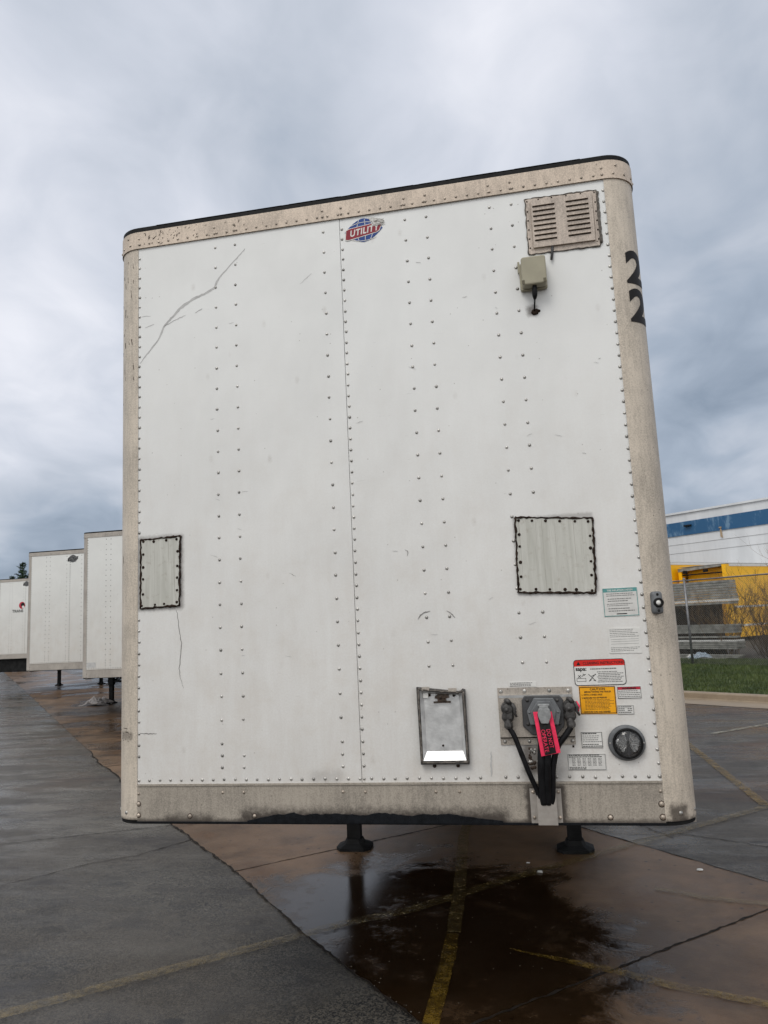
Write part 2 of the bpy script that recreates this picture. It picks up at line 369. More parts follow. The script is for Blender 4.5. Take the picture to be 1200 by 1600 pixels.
m, n = mat('wet_brown_concrete'); v = n.obj(); x, y, z = n.xyz(v)[0:3]
big = n.noise(v, .9, 6, .65, .4); mid = n.noise(v, 6, 6, .7); fine = n.noise(v, 140, 3, .7)
c = n.mix(n.mr(big, .35, .66), (.075, .040, .017), (.215, .128, .070))
c = n.mix(n.m('MULTIPLY', n.mr(mid, .4, .75), .35), c, (.27, .19, .125))
c = n.mix(n.m('MULTIPLY', fine, .45), c, (.05, .028, .014))
rs = n.mr(n.noise(n.vm('ADD', v, (11., 3., 0.)), 1.1, 5, .6), .55, .68)
c = n.mix(n.m('MULTIPLY', rs, .6), c, (.10, .045, .014))
pot = n.voro(v, 11.); kp = n.m('GREATER_THAN', n.xyz(pot.outputs['Color'])[0], .66)
pt = n.m('MULTIPLY', n.mr(n.m('ADD', pot.outputs['Distance'], n.m('MULTIPLY', mid, .3)), .34, .22), kp)
c = n.mix(n.m('MULTIPLY', pt, .8), c, (.018, .012, .010))
ex = n.m('DIVIDE', n.m('SUBTRACT', x, -.35), 1.50); ey = n.m('DIVIDE', n.m('SUBTRACT', y, 1.25), 2.0)
er = n.m('SQRT', n.m('ADD', n.m('MULTIPLY', ex, ex), n.m('MULTIPLY', ey, ey)))
er = n.m('ADD', er, n.m('MULTIPLY', n.m('SUBTRACT', n.noise(v, 2.2, 7, .68, .5), .5), 1.15))
pud_shade = n.m('MULTIPLY', n.mr(er, 1.10, .82), n.mr(n.noise(n.vm('ADD', v, (2., 5., 0.)), 3.2, 6, .7), .30, .48, .62, 1.))
fp = n.mr(n.noise(n.vm('ADD', v, (7., 2., 0.)), .7, 6, .6), .50, .58)
pud_shade = n.m('MAXIMUM', pud_shade, n.m('MULTIPLY', fp, n.mr(y, 3.6, 6., .15, .55)))
c = n.mix(n.m('MULTIPLY', pud_shade, .88), c, (.010, .005, .002))  # puddle tone, blackened further as painted shade and reflection under the trailer
stk = n.noise(n.vm('ADD', n.scale(v, (.9, 3.2, 1.)), (5., 0., 0.)), .8, 6, .7); c = n.mix(n.m('MULTIPLY', n.m('MULTIPLY', n.mr(stk, .50, .62), n.mr(y, 5., 9.)), .75), c, (.028, .014, .007))
rip = n.noise(v, 60, 2, .5)
rough = n.mix(pud_shade, n.comb(.40, .40, .40), n.comb(.09, .09, .09))
rough = n.m('ADD', n.xyz(rough)[0], n.m('MULTIPLY', n.m('SUBTRACT', mid, .5), .25), clamp=True)
h = n.m('MULTIPLY', n.m('ADD', n.m('MULTIPLY', fine, .7), mid), n.m('SUBTRACT', 1., n.m('MULTIPLY', pud_shade, .88)))
n.bsdf(c, rough, 0, n.bump(h, .6, .005), IOR=1.36); M['concrete'] = m
m, n = mat('kerb_concrete'); v = n.obj(); f = n.noise(v, 3, 6, .7); g = n.noise(v, 60, 3, .7)
n.bsdf(n.mix(n.m('ADD', n.m('MULTIPLY', f, .7), n.m('MULTIPLY', g, .3)), (.12, .085, .055), (.42, .33, .23)), .5, 0, n.bump(g, .4, .004)); M['kerb'] = m
M['joint'] = plain('joint_dark', (.022, .017, .013), .7, 0, .4, 20)
m, n = mat('grass_blades'); v = n.obj(); f = n.noise(v, 1.3, 5, .7); g = n.noise(v, 30, 2)
c = n.mix(n.mr(f, .35, .65), (.030, .055, .012), (.085, .120, .028)); c = n.mix(n.m('MULTIPLY', n.mr(g, .5, .7), .5), c, (.13, .12, .035))
n.bsdf(c, .55); M['grass'] = m
m, n = mat('lawn_soil'); v = n.obj(); f = n.noise(v, 2, 6, .7); g = n.noise(v, 40, 3)
n.bsdf(n.mix(n.mr(f, .35, .7), (.025, .04, .012), (.05, .075, .02)), .9, 0, n.bump(g, .6, .02)); M['lawn'] = m
m, n = mat('dark_yard_soil'); v = n.obj(); f = n.noise(v, 2, 6, .7)
n.bsdf(n.mix(f, (.02, .018, .015), (.06, .05, .04)), .9, 0, n.bump(f, .6, .03)); M['soil'] = m

# ------------------------------------------------------------------ ground
mb = MB(); mb.add([(-900, -900, G), (900, -900, G), (900, 1400, G), (-900, 1400, G)], [(0, 1, 2, 3)])
tag(mb.build('ground_asphalt', M['asphalt']), kind='structure')
U = Vector((-.647, .762)); V = Vector((.762, .647))      # along the strip / across it
rnd = random.Random(3)
def jag(P0, P1, amp, step=.12):
    L = (Vector(P1)-Vector(P0)).length; k = max(2, int(L/step)); out = []
    nn = (Vector(P1)-Vector(P0)).normalized(); nn = Vector((-nn.y, nn.x)); a = 0
    for i in range(k):
        a = a*.7+rnd.uniform(-amp, amp); p = Vector(P0).lerp(Vector(P1), i/k)+nn*a; out.append((p.x, p.y))
    return out
left = []
pl = [(3.9, -3.8), (.02, .61), (-.41, 1.07), (-.92, 1.63), (-1.78, 2.69), (-3.11, 4.16), (-4.98, 6.34), (-6.97, 8.71)]
for a, b in zip(pl, pl[1:]): left += jag(a, b, .006 if b[1] < 5 else .03, .05 if b[1] < 5 else .2)
left += [(-6.97, 8.71), (-19.84, 24.12), (-36, 43.3)]
right = []
pr = [(7.2, -3.1), (2.19, 2.69), (1.93, 2.98), (1.33, 3.67), (-2.2, 7.7), (-17, 25.2), (-33.4, 44.6)]
for a, b in zip(pr, pr[1:]): right += jag(a, b, .008, .08) if b[1] < 8 and a[1] < 8 else [a]
right.append(pr[-1])
# quads between the two edges, matched by distance along U
def at_t(edge, t):
    for a, b in zip(edge, edge[1:]):
        ta = Vector(a).dot(U); tb = Vector(b).dot(U)
        if ta <= t <= tb: return Vector(a).lerp(Vector(b), (t-ta)/(tb-ta+1e-9))
    return Vector(edge[-1])
ts = []; t = -4.3
while t < 55: ts.append(t); t += .06 if t < 7 else (.3 if t < 14 else 3)
vs = []
for t in ts:
    a = at_t(left, t); b = at_t(right, t); vs += [(a.x, a.y, G+.004), (b.x, b.y, G+.004)]
mb = MB(); mb.add(vs, [(2*i, 2*i+1, 2*i+3, 2*i+2) for i in range(len(ts)-1)])
tag(mb.build('concrete_pad', M['concrete']), kind='structure')
def strip(pts, wd, z, mb, m=0, jit=0.):
    P = [Vector(p) for p in pts]; vs = []
    for i, p in enumerate(P):
        t = (P[min(i+1, len(P)-1)]-P[max(i-1, 0)]).normalized(); q = Vector((-t.y, t.x))
        w_ = (wd[i] if isinstance(wd, (list, tuple)) else wd)/2
        a = p+q*(w_+rnd.uniform(-jit, jit)); b = p-q*(w_+rnd.uniform(-jit, jit)); vs += [(a.x, a.y, z), (b.x, b.y, z)]
    mb.add(vs, [(2*i, 2*i+1, 2*i+3, 2*i+2) for i in range(len(P)-1)], m)
def dens(pts, step=.05, wob=0.):
    out = []
    for a, b in zip(pts, pts[1:]):
        a, b = Vector(a), Vector(b); k = max(1, int((b-a).length/step))
        for i in range(k):
            p = a.lerp(b, i/k); out.append((p.x+rnd.uniform(-wob, wob), p.y+rnd.uniform(-wob, wob)))
    out.append(tuple(pts[-1])); return out
mb = MB(); Z1 = G+.006
for a, b in (((-1.83, 2.72), (.75, 4.98)), ((.22, .59), (2.42, 2.5)), ((-3.75, 5.0), (-1.3, 7.1))):
    strip(dens([a, b], .04, .004), .016, Z1, mb, 0, .006)
for k in range(3, 11):
    t = .31+2.95*k; a = at_t(left, t); b = at_t(right, t); strip([tuple(a), tuple(b)], .02, Z1, mb)
e = [p for p in left if p[1] < 9]; strip([(p[0]-.006, p[1]-.006) for p in e], .014, Z1+.0015, mb, 0, .009)
e = [p for p in right if p[1] < 8]; strip(e, .012, Z1+.001, mb, 0, .007)
strip(dens([(-3.64, 2.3), (-3.21, 2.86), (-2.9, 3.1), (-2.6, 3.6)], .05, .012), .009, Z1-.001, mb, 0, .004)
strip(dens([(-5.6, 1.2), (-4.49, 3.38), (-3.08, 4.06)], .05, .01), .010, Z1-.001, mb, 0, .004)
strip(dens([(1.35, 3.62), (1.8, 3.9), (2.6, 3.4), (3.9, 3.2), (5., 3.5)], .05, .02), .010, Z1-.001, mb, 0, .004)
strip(dens([(1.5, 4.2), (1.75, 3.75)], .05, .02), .008, Z1-.001, mb, 0, .004)
tag(mb.build('pavement_joints', M['joint']), kind='structure')
M['grit'] = plain('pale_grit', (.13, .115, .095), .6, 0, .5, 200)
mb = MB(); rq = random.Random(77)
def stone(x, y, z, s_):
    a = rq.uniform(0, 3); c_, q_ = math.cos(a)*s_, math.sin(a)*s_
    mb.add([(x-c_, y-q_, z), (x+q_, y-c_, z), (x+c_, y+q_, z), (x-q_, y+c_, z), (x, y, z+s_*.9)], [(0, 1, 4), (1, 2, 4), (2, 3, 4), (3, 0, 4)])
for p in [p for p in left if p[1] < 6]+[p for p in right if p[1] < 5]:
    for j in range(2): stone(p[0]+rq.gauss(0, .03), p[1]+rq.gauss(0, .022), G+.005, rq.uniform(.0015, .0055))
for i in range(1500): stone(rq.uniform(-4.5, 4.), rq.uniform(.6, 6.), G+.004, rq.uniform(.001, .0035))
tag(mb.build('grit', M['grit']), 'fine pale grit scattered over the wet yard and along the asphalt edge', 'grit', kind='stuff')
def lines(name, items, m, z):
    mb = MB()
    for pts, wd in items:
        q = dens(pts, .06, .002); strip(q, [wd*min(1, .15+i/9) for i in range(len(q))] if pts[0][0] == .42 else wd, z, mb, 0, .003)
    return tag(mb.build(name, m), kind='structure')
lines('stall_markings', [([(2.79, 12.), (2.78, 8.), (2.80, 4.85)], .10), ([(.055, -2.5), (.06, .62), (.07, 1.31), (.06, 1.65)], .085), ([(.42, 1.46), (.51, 1.42), (.99, 1.23), (1.29, 1.08), (1.69, .94), (3., .45)], .075)], M['yline'], Z1+.004)
lines('faded_markings', [([(2.84, 4.82), (1.45, 3.59), (.4, 2.65), (-.27, 1.99), (-.65, 1.75), (-1.12, 1.36), (-1.57, .99), (-3.2, -.4)], .10), ([(.065, 1.66), (.04, 2.31), (-.05, 3.7), (-.05, 7.)], .09), ([(1.40, 2.50), (1.51, 2.45), (1.69, 2.34), (2.07, 2.25), (3.2, 2.)], .07), ([(-1.78, 2.75), (-2.3, 3.2)], .0), ([(2.84, 4.82), (5.5, 7.1)], .10), ([(-2.85, 4.1), (1.0, 4.1)], .0)][:3]+[([(2.88, 4.86), (5.5, 7.1)], .10), ([(-2.9, 4.1), (-2.2, 4.55)], .09)], M['yfaint'], Z1+.008)
lines('far_marking', [([(3.3, 9.25), (4.36, 10.13), (6.5, 12.)], .09)], M['wline'], Z1+.004)
# kerb, gutter, lawn : K runs parallel to the strip
K0 = Vector((3.84, 14.04)); KD = Vector((.745, -.667)); KN = Vector((.667, .745))
def kpt(s, off, z): p = K0+KD*s+KN*off; return (p.x, p.y, z)
prof = [(-.75, G+.005), (-.02, G+.012), (.0, G+.03), (.02, G+.125), (.05, G+.15), (.17, G+.155), (.19, G+.14), (.19, G-.05)]
mb = MB(); ss = [-30+i*1.5 for i in range(40)]
vs = [kpt(s, o_, z) for s in ss for o_, z in prof]; k = len(prof)
mb.add(vs, [(i*k+j, (i+1)*k+j, (i+1)*k+j+1, i*k+j+1) for i in range(len(ss)-1) for j in range(k-1)])
tag(mb.build('kerb', M['kerb']), kind='structure')
def lz(off): return G+.13+min(off, 7.)*.018
mb = MB(); offs = [.18, 2, 4, 7, 9.0]
vs = [kpt(s, o_, lz(o_)) for s in (-30, 30) for o_ in offs]; k = len(offs)
mb.add(vs, [(j, k+j, k+j+1, j+1) for j in range(k-1)]); tag(mb.build('lawn_soil', M['lawn']), kind='structure')
mb = MB(); mb.add([kpt(-45, 8.6, lz(9)+.004), kpt(45, 8.6, lz(9)+.004), kpt(60, 90, lz(9)+.004), kpt(-60, 90, lz(9)+.004)], [(0, 1, 2, 3)])
tag(mb.build('yard_soil', M['soil']), kind='structure')
rg = random.Random(5); vs = []; fs = []
for i in range(75000):
    s = rg.uniform(-4.5, 8.5); of = rg.uniform(.17, 7.6)**1.0
    x, y, z = kpt(s, of, lz(of)); h = rg.uniform(.03, .085)*(1.5 if of > 6.6 else 1); a = rg.uniform(0, math.pi); wd = rg.uniform(.006, .014)
    cx, cy = math.cos(a)*wd, math.sin(a)*wd; lx, ly = rg.uniform(-.03, .03), rg.uniform(-.03, .03); b = len(vs)
    vs += [(x-cx, y-cy, z-.005), (x+cx, y+cy, z-.005), (x+lx, y+ly, z+h)]; fs.append((b, b+1, b+2))
mb = MB(); mb.v = vs; mb.f = fs; mb.mi = [0]*len(fs); mb.sm = [False]*len(fs)
tag(mb.build('grass', M['grass']), 'short green lawn between the kerb and the chain link fence', 'grass', kind='stuff')

# ------------------------------------------------------------------ trailers
RC = .135; XS = 1.16
def nose_path(off, y_end, k=10, arcs=True, front=True):
    """outer line round the nose, from left side to right side, pushed out by off"""
    P = []
    for sgn in (-1, 1):
        A = [(sgn*(1.295-RC+(RC+off)*math.sin(R(90*i/k))), RC-(RC+off)*math.cos(R(90*i/k))) for i in range(k+1)]
        A = A+[(sgn*(1.295+off), y_end)]
        P.append(A)
    return list(reversed(P[0]))+P[1]
def band(mb, path, z0, z1, th=.004, m=0, smooth=True):
    """sheet standing on path (x,y), outer face on the path"""
    k = len(path); vs = []
    for i, (x, y) in enumerate(path):
        a = Vector(path[max(i-1, 0)]); b = Vector(path[min(i+1, k-1)]); t = (b-a).normalized(); q = Vector((-t.y, t.x))*th
        vs += [(x, y, z0), (x, y, z1), (x+q.x, y+q.y, z0), (x+q.x, y+q.y, z1)]
    fs = []; sm = []
    for i in range(k-1):
        a, b = 4*i, 4*i+4
        mb.add([vs[a], vs[b], vs[b+1], vs[a+1]], [(0, 1, 2, 3)], m, False)
        fs += [(a+1, b+1, b+3, a+3), (a+2, a, b, b+2), (a+2, a+3, b+3, b+2)]
    fs += [(0, 1, 3, 2), (4*k-4, 4*k-2, 4*k-1, 4*k-3)]
    mb.add(vs, fs, m, False)
def smooth_band(mb, path, z0, z1, m=0):
    k = len(path); vs = [(x, y, z) for x, y in path for z in (z0, z1)]
    mb.add(vs, [(2*i, 2*i+2, 2*i+3, 2*i+1) for i in range(k-1)], m, True)
ZT = 1.38; ZS = .0525      # measured heights carry G; builders take G off again with dz
COLS = (-.738, -.633, -.174, .232, .335, .634, .735)
def rivets(main):
    L = []
    for x in (-1.15, -.080, 1.15):
        i = 0
        while ZT+ZS*i < 3.985: L.append((x, ZT+ZS*i)); i += 1
    for x in COLS:
        i = 1
        while ZT+ZS*i < 3.99:
            if i < 3 or i % 2 == 1: L.append((x, ZT+ZS*i))
            i += 1
    x = -1.0975
    while x < 1.14: L.append((x, ZT)); x += .0525
    return L
BLOCK = [(.16, .40, 1.42, 1.78), (.50, .86, 1.50, 1.78), (.645, 1.0, 2.125, 2.5), (-1.142, -.93, 2.165, 2.51), (.79, 1.12, 3.68, 3.97), (.755, .87, 3.5, 3.66), (-1.2, -.93, 2.16, 2.51),
         (.63, .72, 1.3, 1.55), (.60, .66, 1.34, 1.44)]
def open_at(x, z): return not any(a < x < b and c < z < e for a, b, c, e in BLOCK)

def build_trailer(name, loc, lift=0., main=False):
    root = empty(name, loc); dz = -G+lift
    rnd = random.Random(len(name)+int(lift*100)); pm = M['panel'] if main else M['panel_far']
    am = (M['rail_top'], M['post'], M['rail_bot']) if main else (M['alu_far'],)*3
    # front panel: two sheets lapped at the seam, with their rivets
    mb = MB(); mb.box(-XS+.001, -.092, 0, .006, 1.363, 4.02); mb.box(-.090, XS-.001, .0012, .007, 1.363, 4.02)
    k = 8 if main else 5
    for x, z in rivets(main):
        if main and not open_at(x, z): continue
        if main and rnd.random() < .012: continue
        yy = 0 if x < -.092 else .0012
        r = rnd.uniform(.0068, .0082)*(1 if main else 1.35); mb.dome((x+rnd.uniform(-.0012, .0012), yy, z+rnd.uniform(-.0015, .0015)), r, .0045, k=k, rings=2 if main else 1, m=1)
    if main:
        def ribbon(pts, wd, m, y=-.0006):
            P = [Vector(p) for p in pts]; Q = []
            for a, b in zip(P, P[1:]):
                for i in range(5): Q.append(a.lerp(b, i/5)+Vector((rnd.uniform(-.002, .002), rnd.uniform(-.002, .002))))
            Q.append(P[-1]); vs = []
            for i, p in enumerate(Q):
                t = (Q[min(i+1, len(Q)-1)]-Q[max(i-1, 0)]).normalized(); q = Vector((-t.y, t.x)); ww = wd/2*(.25+.75*math.sin(math.pi*min(1, max(0, (i+.3)/len(Q)))))*rnd.uniform(.7, 1.2)
                vs += [(p.x+q.x*ww, y, p.y+q.y*ww), (p.x-q.x*ww, y, p.y-q.y*ww)]
            mb.add(vs, [(2*i+1, 2*i, 2*i+2, 2*i+3) for i in range(len(Q)-1)], m)
        ribbon([(-.578, 3.923), (-.623, 3.882), (-.72, 3.79), (-.744, 3.739), (-.80, 3.715), (-.865, 3.695), (-.93, 3.655), (-.969, 3.617), (-1.011, 3.578), (-1.056, 3.492), (-1.115, 3.432), (-1.147, 3.392)], .013, 2)
        ribbon([(-1.02, 3.57), (-.95, 3.60), (-.90, 3.615)], .005, 2); ribbon([(-1.12, 3.575), (-1.07, 3.59)], .004, 2); ribbon([(-.85, 3.62), (-.81, 3.64)], .005, 2)
        ribbon([(-.30, 3.70), (-.24, 3.745)], .003, 2); ribbon([(-1.14, 3.64), (-1.09, 3.635)], .003, 2)
        ribbon([(-.960, 2.155), (-.954, 2.138), (-.941, 2.042), (-.932, 1.988), (-.946, 1.88), (-.940, 1.84), (-.924, 1.79)], .0035, 3)
        ribbon([(-1.16, 1.590), (-1.10, 1.588), (-1.06, 1.588)], .004, 3)
        ribbon([(.193, 2.056), (.205, 2.075), (.222, 2.084), (.250, 2.089)], .005, 3); ribbon([(.320, 2.088), (.340, 2.078), (.358, 2.056)], .004, 3)
        ribbon([(.476, 1.487), (.474, 1.44), (.470, 1.385)], .007, 2); ribbon([(.15, 2.37), (.165, 2.36), (.16, 2.34)], .003, 3)
        for i in range(26): mb.dome((.645+rnd.gauss(0, .014), .0008, 1.46+rnd.uniform(-.045, .045)), rnd.uniform(.003, .009), .003, k=6, m=4 if rnd.random() < .6 else 1)
        for i in range(24):
            x = rnd.uniform(-1.1, 1.1); z = rnd.uniform(1.4, 3.9); a = rnd.uniform(-.5, .5)
            if not open_at(x, z): continue
            L = rnd.uniform(.008, .035); ribbon([(x, z), (x+L*math.cos(a), z+L*math.sin(a))], .002, 2 if rnd.random() < .8 else 3)
    mb.build('front_panel', [pm, M['rivet'] if main else M['rivet_far'], M['scr'], M['scr2'], M['rust']], root, dz)
    # corner posts
    for sgn in (-1, 1):
        mb = MB(); ks = 14
        A = [(sgn*(XS+(RC+.002)*math.sin(R(90*i/ks))), RC-(RC+.002)*math.cos(R(90*i/ks))) for i in range(ks+1)]+[(sgn*1.297, .17)]
        A = [(sgn*(XS-.004), -.0021)]+A
        if sgn > 0: smooth_band(mb, A, 1.205, 4.02)
        else: smooth_band(mb, list(reversed(A)), 1.205, 4.02)
        inner = [(x-sgn*.006, y+.006) for x, y in A]
        smooth_band(mb, inner if sgn < 0 else list(reversed(inner)), 1.205, 4.02)
        k2 = len(A); vs = [(x, y, 1.205) for x, y in A]+[(x, y, 1.205) for x, y in inner]
        mb.add(vs, [(i, i+1, k2+i+1, k2+i) for i in range(k2-1)], 0)
        for a, zz in ((.45, 1.235), (1.15, 1.235)):
            mb.dome((sgn*(XS+RC*math.sin(a)), RC-(RC+.002)*math.cos(a), zz), .009, .006, (sgn*math.sin(a), -math.cos(a), 0), m=1)
        if main:
            for i in range(26 if sgn < 0 else 0):          # short gouges
                a = rnd.uniform(.12, .9); z0 = rnd.uniform(3.3, 3.95) if i < 20 else rnd.uniform(1.5, 3.5); L = rnd.uniform(.01, .035)
                q = []
                for (aa, zz) in ((a-.012, z0), (a+.012, z0), (a+.05*rnd.uniform(-1, 1)+.012, z0+L), (a+.02, z0+L)):
                    q.append((sgn*(XS+(RC+.0028)*math.sin(aa)), RC-(RC+.0028)*math.cos(aa), zz))
                mb.add(q, [(0, 1, 2, 3)], 2)
            if sgn < 0:
                for i in range(7):
                    z0 = 1.555+i*.009+rnd.uniform(-.003, .003); a0 = rnd.uniform(.15, .5); a1 = a0+rnd.uniform(.15, .5)
                    q = [(sgn*(XS+(RC+.0028)*math.sin(aa)), RC-(RC+.0028)*math.cos(aa), zz) for aa, zz in ((a0, z0), (a1, z0+.003), (a1, z0+.006), (a0, z0+.004))]
                    mb.add(q, [(0, 1, 2, 3)], 2)
        mb.build('corner_post', [am[1], M['rivet'], M['rust']], root, dz)
    # top rail wrapping round the nose
    mb = MB(); P = nose_path(.008, .55); smooth_band(mb, P, 4.006, 4.096)
    band(mb, nose_path(.0045, .55), 4.0062, 4.0955, .004)
    x = -1.145; i = 0
    while x < 1.16:
        mb.dome((x, -.008, 4.026), .0068, .0045, m=1); x += .0525
    for x in COLS+(-.080, -1.15, 1.15): mb.dome((x, -.008, 4.058), .0068, .0045, m=1); mb.dome((x+.001, -.008, 4.026), .007, .005, m=1)
    for sgn in (-1, 1):
        for a in (.3, .7, 1.1, 1.45): mb.dome((sgn*(XS+(RC+.008)*math.sin(a)), RC-(RC+.008)*math.cos(a), 4.03), .007, .0045, (sgn*math.sin(a), -math.cos(a), 0), m=1)
        mb.dome((sgn*(XS+(RC+.008)*math.sin(.4)), RC-(RC+.008)*math.cos(.4), 4.07), .007, .0045, (sgn*math.sin(.4), -math.cos(.4), 0), m=1)
    if main:
        for i in range(46):
            x = -1.15+abs(rnd.gauss(0, .33)); z = rnd.uniform(4.012, 4.088); a = rnd.uniform(.4, 1.4); L = rnd.uniform(.004, .016)
            mb.add([(x, -.0087, z), (x+.004, -.0087, z), (x+.004+L*math.cos(a), -.0087, z+L*math.sin(a)), (x+L*math.cos(a), -.0087, z+L*math.sin(a))], [(0, 1, 2, 3)], 2)
    mb.build('top_rail', [am[0], M['rivet_tan'] if main else M['rivet'], M['rust']], root, dz)
    # dark roof edge trim + roof
    mb = MB(); P = nose_path(.004, .6); band(mb, P, 4.0965, 4.122, .02)
    P2 = nose_path(.0, .6); mb.add([(x, y, 4.1225) for x, y in P2], [list(range(len(P2)))])
    if main:
        for i in range(40):
            x = rnd.uniform(-1.0, 1.0); L = rnd.uniform(.03, .12); mb.box(x-L, x+L, -.004, .02, 4.118, 4.122+rnd.uniform(.0005, .0025))
    mb.build('roof_trim', M['black'], root, dz)
    mb = MB(); mb.box(-1.29, 1.29, .15, 16.1, 4.085, 4.115); mb.build('roof', M['roof'], root, dz)
    # side walls with seams and rivet battens
    for sgn in (-1, 1):
        mb = MB(); x0, x1 = sorted((sgn*1.288, sgn*1.295)); mb.box(x0, x1, .16, 16.1, 1.30, 4.03)
        y = .9
        while y < 16: xa, xb = sorted((sgn*1.295, sgn*1.2985)); mb.box(xa, xb, y, y+.05, 1.31, 4.02); y += 1.22
        mb.build('side_wall', pm if not main else M['panel_far'], root, dz)
        mb = MB(); xa, xb = sorted((sgn*1.25, sgn*1.303)); mb.box(xa, xb, .172, 16.15, 1.16, 1.30); mb.box(xa, xb, .56, 16.15, 4.02, 4.10)
        mb.build('side_rail', M['alu_far'], root, dz)
    # rear doors
    for sgn in (-1, 1):
        mb = MB(); xa, xb = sorted((sgn*.01, sgn*1.24)); mb.box(xa, xb, 16.1, 16.14, 1.28, 4.0)
        for xx in (sgn*.5, sgn*.9): mb.tube([(xx, 16.16, 1.25), (xx, 16.16, 4.02)], .014)
        mb.build('rear_door', M['panel_far'], root, dz)
    # bottom rail with its bolts
    mb = MB(); mb.box(-XS+.004, XS-.004, -.0015, .012, 1.200, 1.3625)
    mb.box(-XS+.004, XS-.004, -.0065, -.0015, 1.355, 1.3625)
    for x, z, r in [(-1.15, 1.321, .007), (-1.15, 1.276, .010), (-1.15, 1.226, .010), (-.738, 1.325, .007), (-.637, 1.325, .007), (-.897, 1.223, .010), (-.588, 1.224, .009), (1.146, 1.323, .007),
                    (1.146, 1.273, .011), (1.146, 1.222, .011), (.942, 1.221, .010), (-.178, 1.326, .007), (-.078, 1.325, .007), (.231, 1.324, .007), (.332, 1.324, .007)]:
        mb.dome((x, -.0015, z), r, r*.7, m=1, rings=3)
        if r > .0085: mb.dome((x, -.0015, z), r*1.28, .0015, m=2)
    mats = [am[2], M['rivet_tan'] if main else M['rivet'], M['rust'], M['tar']]
    if main:
        xs = [-.62+i*.012 for i in range(95)]; top = []; a = 0
        for x in xs:
            env = min(1, (x+.62)/.14, (.52-x)/.22); a = a*.75+rnd.uniform(-.0035, .0035); top.append((x, 1.2035+max(0, env)*.027+a*max(0, env)+.002))
        for (xa, za), (xb, zb) in zip(top, top[1:]): mb.prism([(xa, 1.197), (xb, 1.197), (xb, zb), (xa, za)], -.006-rnd.uniform(0, .002), -.001, 3)
    mb.box(-XS, XS, -.0045, .03, 1.192, 1.1998, 3)
    mb.build('bottom_rail', mats, root, dz)
    # underbody: edge, plate, cross members, rails
    mb = MB(); P = nose_path(-.003, .5); band(mb, P, 1.188, 1.2045, .03)
    mb.box(-1.24, 1.24, .035, 1.9, 1.19, 1.197); mb.box(-1.25, 1.25, 1.9, 16.05, 1.27, 1.29)
    y = 2.0
    while y < 16: mb.box(-1.24, 1.24, y, y+.05, 1.16, 1.27); y += .32
    for x in (-.55, .55): mb.box(x-.04, x+.04, 10.5, 15.9, .95, 1.16)
    mb.build('underbody', M['under'], root, dz)
    # landing gear: two legs with feet, braces and gearbox
    lg = MB(); lg.box(-1.05, .96, 3.35, 3.40, .62, .68); lg.tube([(-.98, 3.38, .55), (.0, 3.38, 1.15)], .022); lg.tube([(.91, 3.38, .55), (.0, 3.38, 1.15)], .022)
    lg.tube([(-.98, 3.45, .62), (-.98, 4.9, 1.15)], .03); lg.tube([(.91, 3.45, .62), (.91, 4.9, 1.15)], .03)
    lgo = lg.build('landing_gear', M['under'], root, dz)
    for x in (-.975, .91):
        mb = MB(); mb.box(x-.075, x+.075, 3.33, 3.45, .55+0, 1.19); mb.box(x-.058, x+.058, 3.345, 3.435, .17-lift, .56)
        for s_ in (-.075, .062): mb.box(x+s_, x+s_+.013, 3.318, 3.33, .6, 1.19)
        mb.build('leg', M['under'], lgo, dz)
        mb = MB(); oc = lambda r_, ry, z: [(x+r_*q, 3.39+ry*p_, z) for q, p_ in ((-1, -.5), (-.7, -1), (.7, -1), (1, -.5), (1, .5), (.7, 1), (-.7, 1), (-1, .5))]
        vs = oc(.15, .13, .104-lift)+oc(.15, .13, .128-lift)+oc(.085, .08, .155-lift)+oc(.07, .065, .19-lift)
        mb.add(vs, [tuple(reversed(range(8)))]+[(i*8+j, i*8+(j+1) % 8, i*8+8+(j+1) % 8, i*8+8+j) for i in range(3) for j in range(8)]+[tuple(24+j for j in range(8))])
        mb.build('foot', M['under'], lgo, dz)
    # rear axles
    for ya in (12.7, 13.95):
        mb = MB(); mb.tube([(-1.2, ya, .62-lift), (1.2, ya, .62-lift)], .065, 10)
        for x in (-.55, .55): mb.box(x-.05, x+.05, ya-.15, ya+.15, .65-lift, 1.0)
        mb.build('axle', M['under'], root, dz)
        for x in (-1.13, -.80, .80, 1.13):
            wl = MB(); ax = (1 if x > 0 else -1, 0, 0); c = (x, ya, .62-lift)
            wl.lathe(c, [(.28, -.12), (.40, -.13), (.49, -.115), (.515, -.07), (.515, .07), (.49, .115), (.40, .13), (.28, .12)], ax, 28)
            wo = wl.build('wheel', M['rubber'], root, dz)
            rm = MB(); rm.lathe(c, [(.285, .115), (.27, .06), (.16, .04), (.12, .09), (.06, .10), (.0, .10)], ax, 24); rm.build('rim', M['roof'], wo, dz)
    return root

T = build_trailer('semi_trailer', (0, 0, G), 0, True)
tag(T, 'large nearest white box trailer with rusty riveted nose, black 22 on its corner', 'trailer', 'parked semi trailers')
DZ = -G
def P_(mb, name, mats, parent=T, **k): return mb.build(name, mats, parent, DZ, **k)

